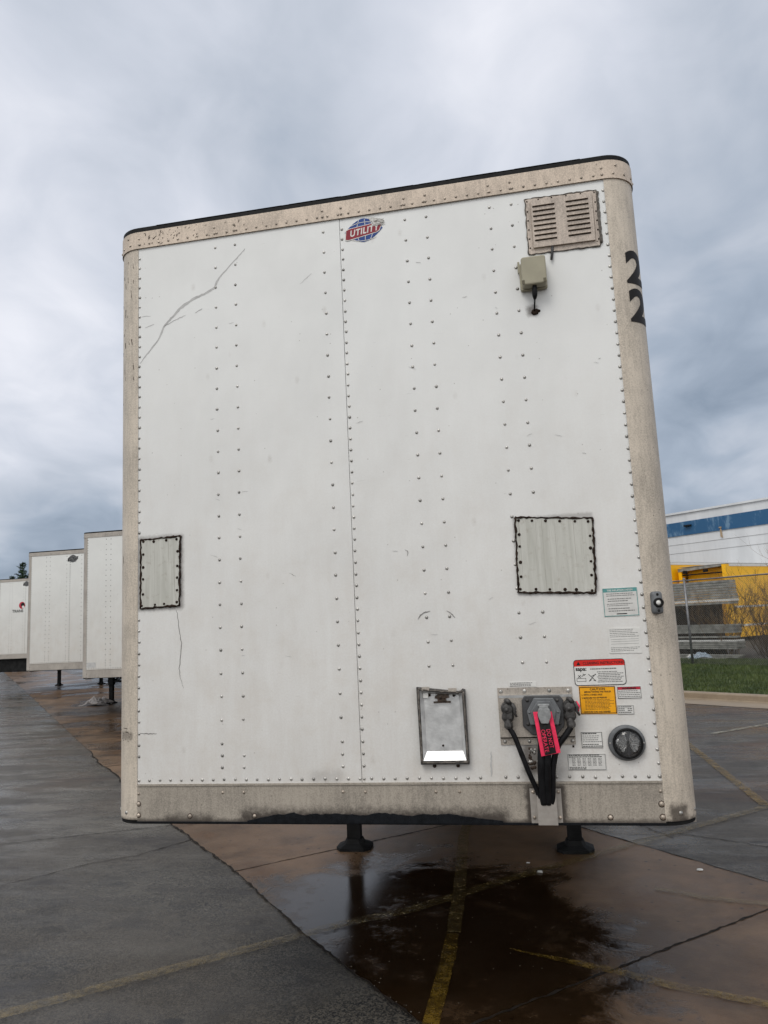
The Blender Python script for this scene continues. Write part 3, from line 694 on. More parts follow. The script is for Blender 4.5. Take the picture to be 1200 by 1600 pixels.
# --- repair patches
def bead(mb, poly, r, m=0, y=-.004):
    k = len(poly)
    for i in range(k):
        a, b = Vector((poly[i][0], y, poly[i][1])), Vector((poly[(i+1) % k][0], y, poly[(i+1) % k][1])); nseg = max(2, int((b-a).length/.012))
        pts = [a.lerp(b, j/nseg)+Vector((rnd.uniform(-.0022, .0022), 0, rnd.uniform(-.0022, .0022))) for j in range(nseg+1)]
        mb.tube(pts, [r*rnd.uniform(.55, 1.35) for _ in pts], 6, m)
def patch(poly, label, screws):
    mb = MB(); mb.prism(poly, -.0045, -.0002, 0)
    po = P_(mb, 'repair_patch', [M['patch']]); tag(po, label)
    mb = MB(); bead(mb, poly, .0050); P_(mb, 'sealant_bead', M['seal'], po)
    for x, z in screws: P_(MB().dome((x, -.0045, z), .0066*rnd.uniform(.85, 1.2), .005, k=8), 'screw', M['seal'], po)
def ring(poly, ins, spac):
    out = []; k = len(poly); cx = sum(p[0] for p in poly)/k; cz = sum(p[1] for p in poly)/k
    q = [(x+(ins if x < cx else -ins), z+(ins if z < cz else -ins)) for x, z in poly]
    for i in range(k):
        a, b = Vector(q[i]), Vector(q[(i+1) % k]); nn = max(1, round((b-a).length/spac))
        for j in range(nn): p = a.lerp(b, (j+rnd.uniform(-.12, .12))/nn); out.append((p.x, p.y))
    return out
pL = [(-1.141, 2.169), (-.941, 2.174), (-.935, 2.503), (-1.139, 2.498)]
pR = [(.652, 2.140), (.963, 2.128), (.990, 2.462), (.655, 2.487)]
pR = [(.633, 2.156), (.954, 2.130), (.985, 2.450), (.652, 2.483)]
pR = [(.640, 2.150), (.962, 2.132), (.976, 2.452), (.648, 2.478)]
patch(pL, 'narrow left patch with dark sealant edge', ring(pL, .013, .056)); patch(pR, 'wide right patch with dark sealant edge', ring(pR, .014, .055))

# --- louvred vent
vp = [(.797, 3.690), (1.116, 3.688), (1.120, 3.958), (.800, 3.964)]
mb = MB(); mb.prism(vp, -.0035, -.0002)
for x in (.815, 1.104): mb.box(x-.0035, x+.0035, -.0065, -.0035, 3.71, 3.945)
for x, z in [(.808, 3.95), (.86, 3.953), (.92, 3.953), (.985, 3.951), (1.05, 3.95), (1.11, 3.948)]+[(.807, 3.72+i*.045) for i in range(5)]+[(1.111, 3.72+i*.045) for i in range(5)]: mb.dome((x, -.0035, z), .0042, .003, k=6, m=1)
vent = P_(mb, 'vent', [M['vent'], M['seal']])
mb = MB(); mb.prism([(.823, 3.715), (1.096, 3.713), (1.098, 3.941), (.825, 3.945)], -.014, -.0036)
for cx in (.880, 1.030):
    for i in range(8):
        z = 3.737+i*.0238+(.0 if cx < .95 else .001)
        x0, x1 = cx-.05, cx+.05
        mb.box(x0, x1, -.0147, -.0141, z+.0075, z+.0125, 1)  # dark strip painting the shaded gap under each louvre, no real opening
        vs = [(x0, -.0148, z+.0185), (x1, -.0148, z+.0185), (x1-.003, -.021, z+.0125), (x0+.003, -.021, z+.0125), (x0, -.0148, z+.0120), (x1, -.0148, z+.0120)]
        mb.add(vs, [(3, 2, 1, 0), (4, 5, 2, 3), (0, 4, 3), (1, 2, 5)], 0)
P_(mb, 'louvre_cover', [M['vent'], M['seal']], vent)
mb = MB(); bead(mb, vp, .0034, 0, -.002)
bead(mb, [(1.121, 3.70), (1.123, 3.95)], .006, 0, -.002); P_(mb, 'vent_sealant', M['sealg'], vent)
mb = MB(); mb.tube([(.905, -.006, 3.712), (.903, -.008, 3.690), (.896, -.010, 3.648)], .006, 8); P_(mb, 'drain_tube', M['plastic'], vent)

# --- telematics box
mb = MB(); mb.prism(rrect(.757, .866, 3.516, 3.649, .012), -.070, -.020)
o = P_(mb, 'sensor_box', M['beige'], bevel=.006)
mb = MB(); mb.prism(rrect(.748, .869, 3.512, 3.642, .010), -.0195, -.001); mb.box(.742, .752, -.018, -.002, 3.60, 3.655)
mb.box(.772, .850, -.0195, -.002, 3.642, 3.662); P_(mb, 'mounting_base', M['beige'], o, bevel=.003)
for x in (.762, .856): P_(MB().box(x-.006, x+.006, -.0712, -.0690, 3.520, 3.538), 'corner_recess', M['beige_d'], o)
mb = MB(); mb.tube([(.810, -.045, 3.518), (.810, -.045, 3.506), (.809, -.045, 3.495), (.808, -.044, 3.470), (.807, -.04, 3.455)], [.011, .011, .0125, .0115, .006], 10)
mb.tube([(.807, -.04, 3.458), (.805, -.034, 3.44), (.803, -.022, 3.425), (.803, -.004, 3.415)], .0036, 8)
P_(mb, 'cable', M['hose'], o)
mb = MB()
for i in range(14): mb.dome((.803+rnd.uniform(-.009, .009), 0, 3.413+rnd.uniform(-.006, .006)), rnd.uniform(.008, .012), .008, k=8)
mb.dome((.822, 0, 3.415), .008, .004, k=6); P_(mb, 'cable_seal', M['seal'], o)

# --- document holder (raised pan with clip)
ox = [(.176, 1.440), (.384, 1.440), (.383, 1.748), (.372, 1.752), (.360, 1.741), (.173, 1.764)]
ix = [(.188, 1.456), (.372, 1.456), (.369, 1.735), (.362, 1.736), (.352, 1.730), (.187, 1.748)]
bx = [(.203, 1.492), (.357, 1.492), (.354, 1.724), (.350, 1.726), (.345, 1.724), (.202, 1.734)]
mb = MB(); k = 6
vs = [(x, 0.001, z) for x, z in ox]+[(x, -.024, z) for x, z in ox]+[(x, -.024, z) for x, z in ix]+[(x, -.003, z) for x, z in bx]
for i in range(k):
    j = (i+1) % k
    for lv, mm in ((0, 0), (1, 0), (2, 1)): mb.add([vs[lv*k+i], vs[lv*k+j], vs[lv*k+k+j], vs[lv*k+k+i]], [(0, 1, 2, 3)], 2 if (lv == 2 and i == 0) else mm)
mb.add([vs[3*k+i] for i in range(k)], [tuple(range(k))], 1)
dh = P_(mb, 'document_holder', [M['cast'], M['pan'], M['shine']])
mb = MB(); bead(mb, [((a[0]+b[0])/2, (a[1]+b[1])/2) for a, b in zip(ox, ix)], .0042, 0, -.0245); P_(mb, 'pan_rim', M['sealg'], dh)
mb = MB(); mb.box(.244, .318, -.014, -.006, 1.694, 1.701)
mb.prism([(.262, 1.701), (.300, 1.701), (.296, 1.712), (.312, 1.716), (.310, 1.726), (.298, 1.732), (.268, 1.734), (.252, 1.724), (.250, 1.714), (.262, 1.712)], -.018, -.004)
mb.dome((.275, -.018, 1.718), .008, .006); mb.dome((.293, -.018, 1.716), .006, .006); P_(mb, 'clip', M['rust'], dh)
for x0, x1, z0 in ((.197, .230, 1.750), (.312, .347, 1.742)): P_(MB().box(x0, x1, -.028, -.018, z0, z0+.014), 'hinge_tab', M['alu_plate'], dh)
for x, z, r_ in ((.226, 1.728, .007), (.333, 1.724, .007), (.232, 1.4315, .0085), (.333, 1.4315, .0085), (.274, 1.515, .005)): P_(MB().dome((x, -.004, z), r_, .007), 'bolt', M['seal'], dh)
mb = MB(); mb.box(.200, .222, -.012, -.008, 1.717, 1.737); P_(mb, 'reflective_square', M['white'], dh)

# --- connector panel with socket, glad hands and hoses
mb = MB(); mb.prism([(.520, 1.513), (.829, 1.511), (.830, 1.746), (.520, 1.749)], -.003, -.0002)
mb.box(.524, .827, -.016, -.003, 1.546, 1.708); mb.prism([(.524, 1.708), (.827, 1.706), (.827, 1.716), (.524, 1.718)], -.017, -.003, 1)
mb.box(.520, .829, -.006, -.003, 1.540, 1.545, 2)
for x, z in [(.534, 1.734), (.634, 1.734), (.737, 1.733), (.815, 1.731), (.538, 1.527), (.640, 1.527), (.817, 1.526)]: mb.dome((x, -.003, z), .0085, .006, rings=3, m=3)
mb.dome((.818, -.0005, 1.503), .005, .004, m=2)
cp = P_(mb, 'connector_panel', [M['alu_plate'], M['shine'], M['seal'], M['rivet']])
mb = MB(); so = [(.632, 1.716), (.777, 1.714), (.790, 1.696), (.788, 1.590), (.757, 1.556), (.654, 1.556), (.618, 1.592), (.620, 1.698)]
mb.prism(so, -.034, -.0165, 0)
for x, z in ((.643, 1.697), (.766, 1.695), (.640, 1.60), (.768, 1.60)): mb.dome((x, -.034, z), .008, .005, m=1)
so_o = P_(mb, 'electrical_socket', [M['plastic'], M['cast']], cp, bevel=.004)
mb = MB(); mb.prism([(.671, 1.708), (.749, 1.706), (.777, 1.652), (.764, 1.598), (.649, 1.600), (.638, 1.654)], -.055, -.034)
mb.prism([(.684, 1.696), (.737, 1.695), (.757, 1.652), (.747, 1.612), (.664, 1.613), (.653, 1.652)], -.064, -.055)
for x in (.648, .765): mb.dome((x, -.055, 1.650), .006, .004)
P_(mb, 'socket_cover', M['plastic2'], cp, bevel=.004)
mb = MB(); mb.prism([(.686, 1.670), (.730, 1.669), (.735, 1.650), (.734, 1.636), (.722, 1.610), (.694, 1.611), (.683, 1.638), (.682, 1.652)], -.100, -.084)
mb.box(.690, .727, -.084, -.064, 1.655, 1.680); mb.tube([(.684, -.078, 1.682), (.732, -.078, 1.681)], .006, 8)
P_(mb, 'socket_latch', M['latch'], cp, bevel=.003)
def glad(cx, sgn, label):
    mb = MB()
    mb.lathe((cx, -.017, 1.668), [(.0, .046), (.015, .046), (.026, .040), (.029, .026), (.029, .0)], k=16)
    mb.lathe((cx-.002, -.017, 1.632), [(.0, .040), (.016, .040), (.024, .032), (.026, .015), (.026, 0)], k=16)
    mb.box(cx-.018, cx+.017, -.060, -.020, 1.628, 1.690)
    mb.tube([(cx-.006, -.045, 1.700), (cx+.004, -.062, 1.700), (cx+.010, -.060, 1.690)], .010, 8)
    mb.dome((cx-.004, -.058, 1.664), .011, .010); mb.dome((cx-.005, -.052, 1.690), .008, .008)
    mb.tube([(cx, -.035, 1.640), (cx-.003, -.044, 1.612), (cx+sgn*.002, -.048, 1.585)], [.020, .016, .014], 10)
    mb.lathe((cx-.001, -.046, 1.600), [(.0, .012), (.017, .012), (.019, .004), (.017, -.01)], (0, 0, -1), 6, smooth=False)
    g = P_(mb, 'glad_hand', M['cast'], cp)
    mb = MB(); x = cx+.022
    mb.tube([(cx+.012, -.050, 1.688), (x, -.058, 1.684), (x+.008, -.060, 1.668), (x+.004, -.058, 1.652), (x+.014, -.060, 1.634)], [.006, .009, .008, .007, .004], 8)
    mb.tube([(x, -.045, 1.672), (x+.010, -.050, 1.650)], [.005, .006], 6); P_(mb, 'release_lever', M['cast'], cp)
    return g
glad(.560, 1, ''); glad(.815, -1, '')
mb = MB(); mb.tube([(.842, -.058, 1.692), (.850, -.060, 1.672), (.846, -.060, 1.652)], [.003, .006, .003], 6); P_(mb, 'pink_ribbon', M['pink'], cp)
def crv(pts, k=6):
    P = [Vector(p) for p in pts]; out = []
    for i in range(len(P)-1):
        a, b, c, e = P[max(i-1, 0)], P[i], P[i+1], P[min(i+2, len(P)-1)]
        for j in range(k):
            t = j/k; out.append(.5*((2*b)+(c-a)*t+(2*a-5*b+4*c-e)*t*t+(3*b-a-3*c+e)*t**3))
    out.append(P[-1]); return out
for pts, r in [([(.558, -.048, 1.592), (.578, -.050, 1.560), (.604, -.050, 1.484), (.630, -.046, 1.405), (.656, -.030, 1.335), (.668, -.02, 1.28)], .0105),
               ([(.813, -.048, 1.588), (.790, -.052, 1.558), (.752, -.055, 1.510), (.730, -.054, 1.44), (.722, -.042, 1.37), (.716, -.022, 1.28)], .0125),
               ([(.700, -.045, 1.60), (.690, -.056, 1.52), (.682, -.060, 1.44), (.680, -.045, 1.36), (.680, -.022, 1.28)], .0170),
               ([(.715, -.045, 1.60), (.712, -.060, 1.52), (.706, -.064, 1.44), (.701, -.050, 1.36), (.699, -.024, 1.28)], .0150)]:
    mb = MB(); mb.tube(crv(pts), r, 10); P_(mb, 'air_hose' if r < .012 else 'power_cable', M['hose'], cp)
mb = MB(); mb.lathe((.700, -.060, 1.56), [(.0, -.03), (.026, -.03), (.028, .02), (.022, .05), (.0, .05)], (0, 0, -1), 12); P_(mb, 'plug_body', M['plastic'], cp)
# hood that takes the hoses
mb = MB(); mb.prism([(.625, 1.199), (.655, 1.199), (.655, 1.335), (.625, 1.336)], -.006, -.0016); mb.prism([(.728, 1.200), (.752, 1.201), (.753, 1.335), (.728, 1.335)], -.006, -.0016)
mb.box(.655, .729, -.034, -.0312, 1.198, 1.334); mb.box(.6525, .655, -.034, -.0016, 1.198, 1.334); mb.box(.729, .7315, -.034, -.0016, 1.198, 1.334)
for x, z in ((.639, 1.323), (.742, 1.323), (.638, 1.221), (.742, 1.221)): mb.dome((x, -.006, z), .0075, .006, rings=3, m=1)
P_(mb, 'hose_hood', [M['hood'], M['rivet_tan']])

# --- lamps
mb = MB(); mb.lathe((1.032, -.001, 1.514), [(.072, 0), (.070, .008), (.062, .011), (.055, .012)], k=36, sx=1.04)
for x in (.966, 1.098): mb.dome((x, -.010, 1.514), .0045, .003, m=1)
lf = P_(mb, 'marker_lamp', [M['plastic2'], M['rivet']])
mb = MB(); mb.lathe((1.035, -.001, 1.514), [(.060, .010), (.061, .020), (.058, .024), (.052, .024), (.050, .014)], k=36); P_(mb, 'lamp_bezel', M['black'], lf)
mb = MB(); mb.lathe((1.035, -.001, 1.514), [(.0, .010), (.052, .010)], k=24, m=0); mb.lathe((1.010, -.006, 1.514), [(.0, .0062), (.022, .006), (.024, .002)], k=16, m=1, sx=.9); mb.lathe((1.060, -.006, 1.514), [(.0, .0062), (.022, .006), (.024, .002)], k=16, m=1, sx=.9)
for sg in (-1, 1):
    for i in range(7):
        a = R(-60+20*i); c = Vector((1.035, -.012, 1.514)); dr = Vector((sg*math.cos(a), 0, math.sin(a)))
        p0 = c+dr*.008; p1 = c+dr*.043*rnd.uniform(.8, 1.); s_ = Vector((-dr.z, 0, dr.x))*.0105
        mb.add([p0+Vector((0, -.001, 0)), p1-s_, p1+Vector((0, -.010, 0)), p1+s_], [(0, 1, 2), (0, 2, 3)], 1)
P_(mb, 'lamp_reflector', [M['plastic'], M['shine']], lf)
mb = MB(); mb.lathe((1.035, -.001, 1.514), [(.052, .023), (.045, .030), (.03, .035), (.012, .037), (.0, .037)], k=32); P_(mb, 'lamp_lens', M['glass'], lf)
# small lamp wrapped on the corner post
mb = MB(); a0 = .30; c = Vector((XS+(RC+.002)*math.sin(a0), RC-(RC+.002)*math.cos(a0), 2.078)); nr = Vector((math.sin(a0), -math.cos(a0), 0)); tn = Vector((math.cos(a0), math.sin(a0), 0))
def W(u, v, h): return c+tn*u+Vector((0, 0, v))+nr*h
prof = rrect(-.021, .024, -.047, .047, .013); k = len(prof)
vs = [W(a, b, -.004) for a, b in prof]+[W(a, b, .014) for a, b in prof]+[W(a*.72, b*.86, .021) for a, b in prof]
mb.add(vs, [(i, (i+1) % k, k+(i+1) % k, k+i) for i in range(k)]+[(k+i, k+(i+1) % k, 2*k+(i+1) % k, 2*k+i) for i in range(k)]+[tuple(2*k+i for i in range(k))], 0, True)
for v_ in (-.033, .034): mb.dome(W(.001, v_, .0215), .0062, .002, tuple(nr), m=1)
lo = P_(mb, 'corner_lamp', [M['plastic2'], M['ink']])
mb = MB(); mb.lathe(W(.001, 0, .020), [(.020, 0), (.021, .006), (.017, .010), (.012, .010), (.011, .002)], tuple(nr), 24); P_(mb, 'lamp_bezel', M['black'], lo)
mb = MB(); mb.dome(W(.001, 0, .022), .0125, .009, tuple(nr), 14, 4); P_(mb, 'lamp_lens', M['white'], lo)

# --- numerals wrapped on the corner post
def numeral(s0, z0, h):
    t = text_mb('2', 1, bold=.04); xs = [v[0] for v in t.v]; zs = [v[2] for v in t.v]
    me = bpy.data.meshes.new('n'); me.from_pydata([((v[0]-min(xs))/(max(xs)-min(xs)), 0, (v[2]-min(zs))/(max(zs)-min(zs))) for v in t.v], [], t.f)
    bm = bmesh.new(); bm.from_mesh(me); bmesh.ops.remove_doubles(bm, verts=bm.verts, dist=1e-5)
    for i in range(1, 24): bmesh.ops.bisect_plane(bm, geom=bm.verts[:]+bm.edges[:]+bm.faces[:], plane_co=(i/24, 0, 0), plane_no=(1, 0, 0))
    mb = MB(); vs = []
    for v in bm.verts:
        s_ = s0+v.co.x*.125; a = s_/RC; vs.append((XS+(RC+.0032)*math.sin(a), RC-(RC+.0032)*math.cos(a), z0+v.co.z*h))
    mb.add(vs, [[v.index for v in f.verts] for f in bm.faces]); bm.free(); return P_(mb, 'numeral', M['num'])
for z0 in (3.500, 3.318): numeral(.058, z0, .162)

# --- stickers
def plate(poly, mats, y0=-.0012, y1=.0008): mb = MB(); mb.prism(poly, y0, y1, 0); return mb
Y1, Y2 = -.0016, -.0019
def rect(mb, x0, x1, z0, z1, y, m): mb.sheet([(x0, z0), (x1, z0), (x1, z1), (x0, z1)], y, m)
mb = plate([(.988, 2.030), (1.128, 2.028), (1.132, 2.145), (.992, 2.149)], 0); frame_rect(mb, .990, 1.130, 2.030, 2.147, .0025, Y1, 1); rect(mb, .9925, 1.1275, 2.131, 2.1445, Y1, 1)
put_text(mb, 'PRESSURE PRO TIRE INFLATION SYSTEM'.replace('PRESSURE PRO ', ''), 1.060, 2.1345, .0105, Y2, 2, 'CENTER', .0002, .9)
for i, (a, b) in enumerate(((2.111, 2.127), (2.088, 2.106), (2.070, 2.084), (2.046, 2.066))): greek(mb, 1.004+.004*(i % 2), 1.118, a, b, 2, Y1, 3, 10+i, .35, .98)
rect(mb, 1.040, 1.082, 2.037, 2.041, Y1, 4); P_(mb, 'sticker', [M['stk'], M['teal'], M['white'], M['inkg'], M['ink']])
mb = plate([(.996, 1.877), (1.126, 1.874), (1.128, 1.978), (.999, 1.981)], 0); greek(mb, 1.004, 1.120, 1.940, 1.976, 5, Y1, 1, 21, .28, .95); greek(mb, 1.004, 1.120, 1.882, 1.902, 3, Y1, 1, 22, .3, .95)
for z in (1.933, 1.924, 1.914): rect(mb, 1.006, 1.118, z, z+.001, Y1, 1)
P_(mb, 'sticker', [M['white'], M['inkg']])
mb = MB(); mb.prism(rrect(.845, 1.054, 1.748, 1.855, .014), -.0012, .0008, 1); mb.prism(rrect(.8475, 1.0515, 1.7505, 1.8525, .012), Y1, -.0011, 0)
pr_ = [p for p in rrect(.8475, 1.0515, 1.8255, 1.8525, .012) if p[1] > 1.84]; mb.sheet([(.8475, 1.8275), (1.0515, 1.8275)]+pr_, -.00185, 2)
put_text(mb, 'CLEANING INSTRUCTIONS', .966, 1.8345, .0155, -.0021, 1, 'CENTER', .0003, .87)
mb.sheet([(.857, 1.8325), (.874, 1.8325), (.8655, 1.8475)], -.0021, 1)
put_text(mb, 'sapa:', .852, 1.810, .023, -.0021, 1, bold=.0007)
greek(mb, .912, 1.046, 1.811, 1.820, 1, -.0021, 3, 31, .5, 1.); greek(mb, .938, 1.046, 1.758, 1.806, 7, -.0021, 3, 32, .42, .95, .004)
frame_rect(mb, .854, .892, 1.765, 1.779, .0015, -.0021, 1)
for a, b in (((.860, 1.780), (.872, 1.792)), ((.872, 1.780), (.860, 1.792)), ((.874, 1.786), (.892, 1.795)), ((.903, 1.765), (.932, 1.795)), ((.903, 1.795), (.932, 1.765)), ((.915, 1.786), (.934, 1.793)), ((.905, 1.766), (.914, 1.772)), ((.922, 1.768), (.932, 1.769)), ((.880, 1.797), (.888, 1.790))):
    dx, dz_ = b[0]-a[0], b[1]-a[1]; L = math.hypot(dx, dz_); qx, qz = -dz_/L*.0011, dx/L*.0011
    mb.sheet([(a[0]+qx, a[1]+qz), (a[0]-qx, a[1]-qz), (b[0]-qx, b[1]-qz), (b[0]+qx, b[1]+qz)], -.0021, 1)
P_(mb, 'sticker', [M['white'], M['ink'], M['red'], M['inkg']])
mb = plate([(.859, 1.632), (1.005, 1.630), (1.006, 1.742), (.859, 1.746)], 0); frame_rect(mb, .8600, 1.0045, 1.633, 1.7425, .0028, Y1, 1)
put_text(mb, 'CAUTION', .934, 1.7285, .0125, Y1, 1, 'CENTER', .0003, 1.1); put_text(mb, 'BEFORE TOWING THIS TRAILER', .934, 1.7185, .0092, Y1, 1, 'CENTER', .0003, .82)
put_text(mb, '1. WITH A FIXED AXLE', .868, 1.7070, .0092, Y1, 1, bold=.0003, sxk=.9); put_text(mb, '2. MAKE SURE FOR AIR PRESSURE', .868, 1.6945, .0088, Y1, 1, bold=.0003, sxk=.78)
greek(mb, .880, .996, 1.648, 1.692, 8, Y1, 2, 41, .32, 1.); put_text(mb, '3. MAKE SURE CORD AND HARNESS', .866, 1.6375, .0085, Y1, 1, bold=.0003, sxk=.82)
P_(mb, 'sticker', [M['amber'], M['ink'], M['rust']])
mb = plate([(1.014, 1.692), (1.108, 1.690), (1.109, 1.739), (1.014, 1.741)], 0); frame_rect(mb, 1.0145, 1.1075, 1.692, 1.739, .0016, Y1, 1); rect(mb, 1.016, 1.106, 1.727, 1.7375, Y1, 2)
put_text(mb, 'WARNING', 1.061, 1.7282, .0105, Y2, 1, 'CENTER', .0005, 1.1); greek(mb, 1.018, 1.104, 1.695, 1.725, 4, Y1, 3, 51, .4, 1.); P_(mb, 'sticker', [M['white'], M['ink'], M['crim'], M['inkg']])
mb = plate([(1.007, 1.628), (1.073, 1.627), (1.073, 1.664), (1.007, 1.665)], 0); frame_rect(mb, 1.0075, 1.0725, 1.628, 1.664, .0015, Y1, 1)
greek(mb, 1.011, 1.070, 1.631, 1.662, 4, Y1, 1, 61, .5, 1.); rect(mb, 1.036, 1.048, 1.640, 1.652, Y2, 2); P_(mb, 'sticker', [M['stk'], M['inkg'], M['white']])
mb = plate([(.851, 1.496), (.937, 1.494), (.939, 1.559), (.852, 1.562)], 0); frame_rect(mb, .8525, .9365, 1.4965, 1.559, .002, Y1, 1); greek(mb, .858, .932, 1.549, 1.557, 1, Y1, 1, 71, .5, .9)
greek(mb, .857, .933, 1.516, 1.547, 4, Y1, 2, 72, .35, 1.); greek(mb, .857, .933, 1.499, 1.513, 2, Y1, 1, 73, .45, 1.); P_(mb, 'sticker', [M['white'], M['ink'], M['inkg']])
mb = plate([(.790, 1.408), (.944, 1.406), (.944, 1.471), (.790, 1.473)], 0); frame_rect(mb, .7915, .9425, 1.4085, 1.4705, .0014, Y1, 1); greek(mb, .796, .938, 1.457, 1.470, 2, Y1, 1, 81, .5, 1.)
for i in range(6): greek(mb, .808+i*.021, .822+i*.021, 1.424, 1.456, 6, Y1, 2, 90+i, .5, 1.1)
greek(mb, .796, .87, 1.410, 1.422, 2, Y1, 1, 99, .5, 1.); P_(mb, 'sticker', [M['stk'], M['ink'], M['inkg']])
mb = plate([(.570, 1.754), (.685, 1.750), (.685, 1.771), (.571, 1.773)], 0); greek(mb, .575, .680, 1.753, 1.770, 3, Y1, 1, 88, .5, 1.); P_(mb, 'sticker', [M['white'], M['inkg']])

# --- maker's emblem: globe behind a slanted banner, scuffed on its upper right
def emblem(parent, cx, cz, sc, mats, dz, scuff=True, y=0.0012, text='UTILITY'):
    """mats: blue, banner, white, scuff, scuff2"""
    mb = MB()
    def tp(q): return (cx+q[0]*sc, cz+q[1]*sc)
    globe = []
    for i in range(33):                                 # pointed lens outline, leaning along the banner
        t = -1+2*i/32; globe.append((t*.094, .062*(1-abs(t)**1.7)))
    for i in range(1, 32): t = 1-2*i/32; globe.append((t*.094, -.060*(1-abs(t)**1.7)))
    mb.prism([tp(q) for q in globe], y-.0016, y, 0)
    def line(f, t0, t1, wd, k=16):
        P = [f(t0+(t1-t0)*i/k) for i in range(k+1)]
        for a, b in zip(P, P[1:]):
            dx, dz_ = b[0]-a[0], b[1]-a[1]; L = math.hypot(dx, dz_)+1e-9; qx, qz = -dz_/L*wd/2, dx/L*wd/2
            mb.sheet([tp((a[0]+qx, a[1]+qz)), tp((a[0]-qx, a[1]-qz)), tp((b[0]-qx, b[1]-qz)), tp((b[0]+qx, b[1]+qz))], y-.002, 2)
    for k_ in (-.45, .12, .62): line(lambda t: (k_*.075*(1-.35*t*t)+.012*t*0, .058*t*(1-.25*k_*k_)), -1, 1, .0028)
    for q in (.036, -.036): line(lambda t: (t*.062, q+.012*(1-t*t)*(1 if q > 0 else -1)-.006), -1, 1, .0028)
    th = R(7); bn = [(-.094, -.026), (-.084, .018), (-.070, .023), (.098, .021), (.090, .008), (.074, -.020), (.060, -.025), (-.082, -.031)]
    ou = [(x*1.04, z*1.13) for x, z in bn]
    rot = lambda q: (q[0]*math.cos(th)-q[1]*math.sin(th), q[0]*math.sin(th)+q[1]*math.cos(th))
    mb.sheet([tp(rot(q)) for q in ou], y-.0024, 2); mb.sheet([tp(rot(q)) for q in bn], y-.0028, 1)
    t = text_mb(text, .044, 'CENTER', .0013, 0, .84, .3, 1.12); c, q_ = math.cos(th), math.sin(th)
    mb.merge(t, lambda v: (cx+sc*(v[0]*c-(v[2]-.0175)*q_), y-.0032, cz+sc*(v[0]*q_+(v[2]-.0175)*c)), 2)
    if scuff:
        rr = random.Random(4)
        mb.sheet([tp(q) for q in ((.024, .062), (.036, .044), (.052, .030), (.062, .022), (.098, .024), (.102, .032), (.096, .044), (.05, .058))], y-.0036, 3)
        for i in range(42):
            x, z = rr.uniform(.040, .092), rr.uniform(.014, .040); L = rr.uniform(.006, .018); a = rr.uniform(-.5, .2)
            mb.sheet([tp((x, z)), tp((x+L*math.cos(a), z+L*math.sin(a))), tp((x+L*math.cos(a), z+L*math.sin(a)+.003)), tp((x, z+.003))], y-.0040-.00002*i, 3+(i % 2))
    return mb.build('emblem', mats, parent, dz)
emblem(T, .028, 3.930, 1.0, [M['blue'], M['banner'], M['white'], M['smudge'], M['smudge2']], DZ)

# --- the tag hanging on the latch is a thing of its own
tr = empty('warning_tag', (.700, -.09, 1.66))
tag(tr, 'pink and black fabric tag reading DO NOT OPERATE hanging over the socket latch', 'warning tag')
A, B_, C_, D_ = Vector((.664, 1.656)), Vector((.739, 1.656)), Vector((.762, 1.494)), Vector((.684, 1.480))
def tq(u, v, y=0):
    p = A.lerp(B_, u).lerp(D_.lerp(C_, u), v); yy = -.083-.012*math.sin(v*2.4)+.003*math.sin(u*6+v*3)+y; return (p.x-.700, yy+.09, p.y-1.66)
def tstrip(u0, u1, v0, v1, y, m, mb, k=10):
    for i in range(k):
        a, b = v0+(v1-v0)*i/k, v0+(v1-v0)*(i+1)/k
        f = [tq(u0, a, y), tq(u1, a, y), tq(u1, b, y), tq(u0, b, y)]; g = [tq(u0, a, y+.002), tq(u1, a, y+.002), tq(u1, b, y+.002), tq(u0, b, y+.002)]
        mb.add(f+g, [(3, 2, 1, 0), (4, 5, 6, 7), (0, 4, 7, 3), (1, 2, 6, 5)], m)
mb = MB(); tstrip(0, 1, 0, 1, 0, 0, mb); mb.build('pink_band', M['pink'], tr)
mb = MB(); tstrip(.20, .78, .03, .985, -.0025, 0, mb)
for word, uc, v0, ln in (('DO NOT', .62, .40, .45), ('OPERATE', .34, .40, .52)):
    t = text_mb(word, 1, bold=.0); xs = [q[0] for q in t.v]; x1 = max(xs); zs = max(q[2] for q in t.v)
    mb.merge(t, lambda q: tq(uc-.10+(q[2]/zs)*.20, v0+q[0]/x1*ln, -.0032), 1)
mb.build('printed_strip', [M['tagblk'], M['pink']], tr)

# ------------------------------------------------------------------ other trailers
TB = build_trailer('semi_trailer', (-6.905, 10.32, G), .02)
tag(TB, 'plain white trailer second in the row, half hidden behind the nearest trailer', 'trailer', 'parked semi trailers')
mb = MB(); mb.box(-1.14, -.95, -.003, -.0005, 1.40, 1.50); mb.build('sticker', M['scr'], TB, -G+.02)
TC = build_trailer('semi_trailer', (-10.30, 13.20, G), .07)
tag(TC, 'white trailer third in the row with a small dark oval emblem near its top', 'trailer', 'parked semi trailers')
TD = build_trailer('semi_trailer', (-17.40, 21.09, G), .15)
tag(TD, 'farthest white trailer at the left edge with red round emblem and black lettering', 'trailer', 'parked semi trailers')
for tr_, x, z, lf_ in ((TC, -.01, 3.885, .07), (TD, -.05, 3.90, .15)):
    emblem(tr_, x, z, 1.55, [M['plastic'], M['under'], M['latch'], M['smudge'], M['smudge2']], -G+lf_, False, 0.0)
mb = MB(); mb.lathe((-.22, .001, 3.12), [(.13, 0), (.125, .003), (.0, .004)], k=24); mb.lathe((-.19, -.004, 3.14), [(.08, 0), (.0, .001)], k=20, m=1); mb.lathe((-.17, -.004, 3.06), [(.05, 0.002), (.0, .003)], k=20, m=2)
put_text(mb, 'TRANS', -.62, 2.87, .14, -.001, 3, bold=.004, sxk=1.05); mb.build('lettering', [M['crim'], M['ink'], M['white'], M['ink']], TD, -G+.15)

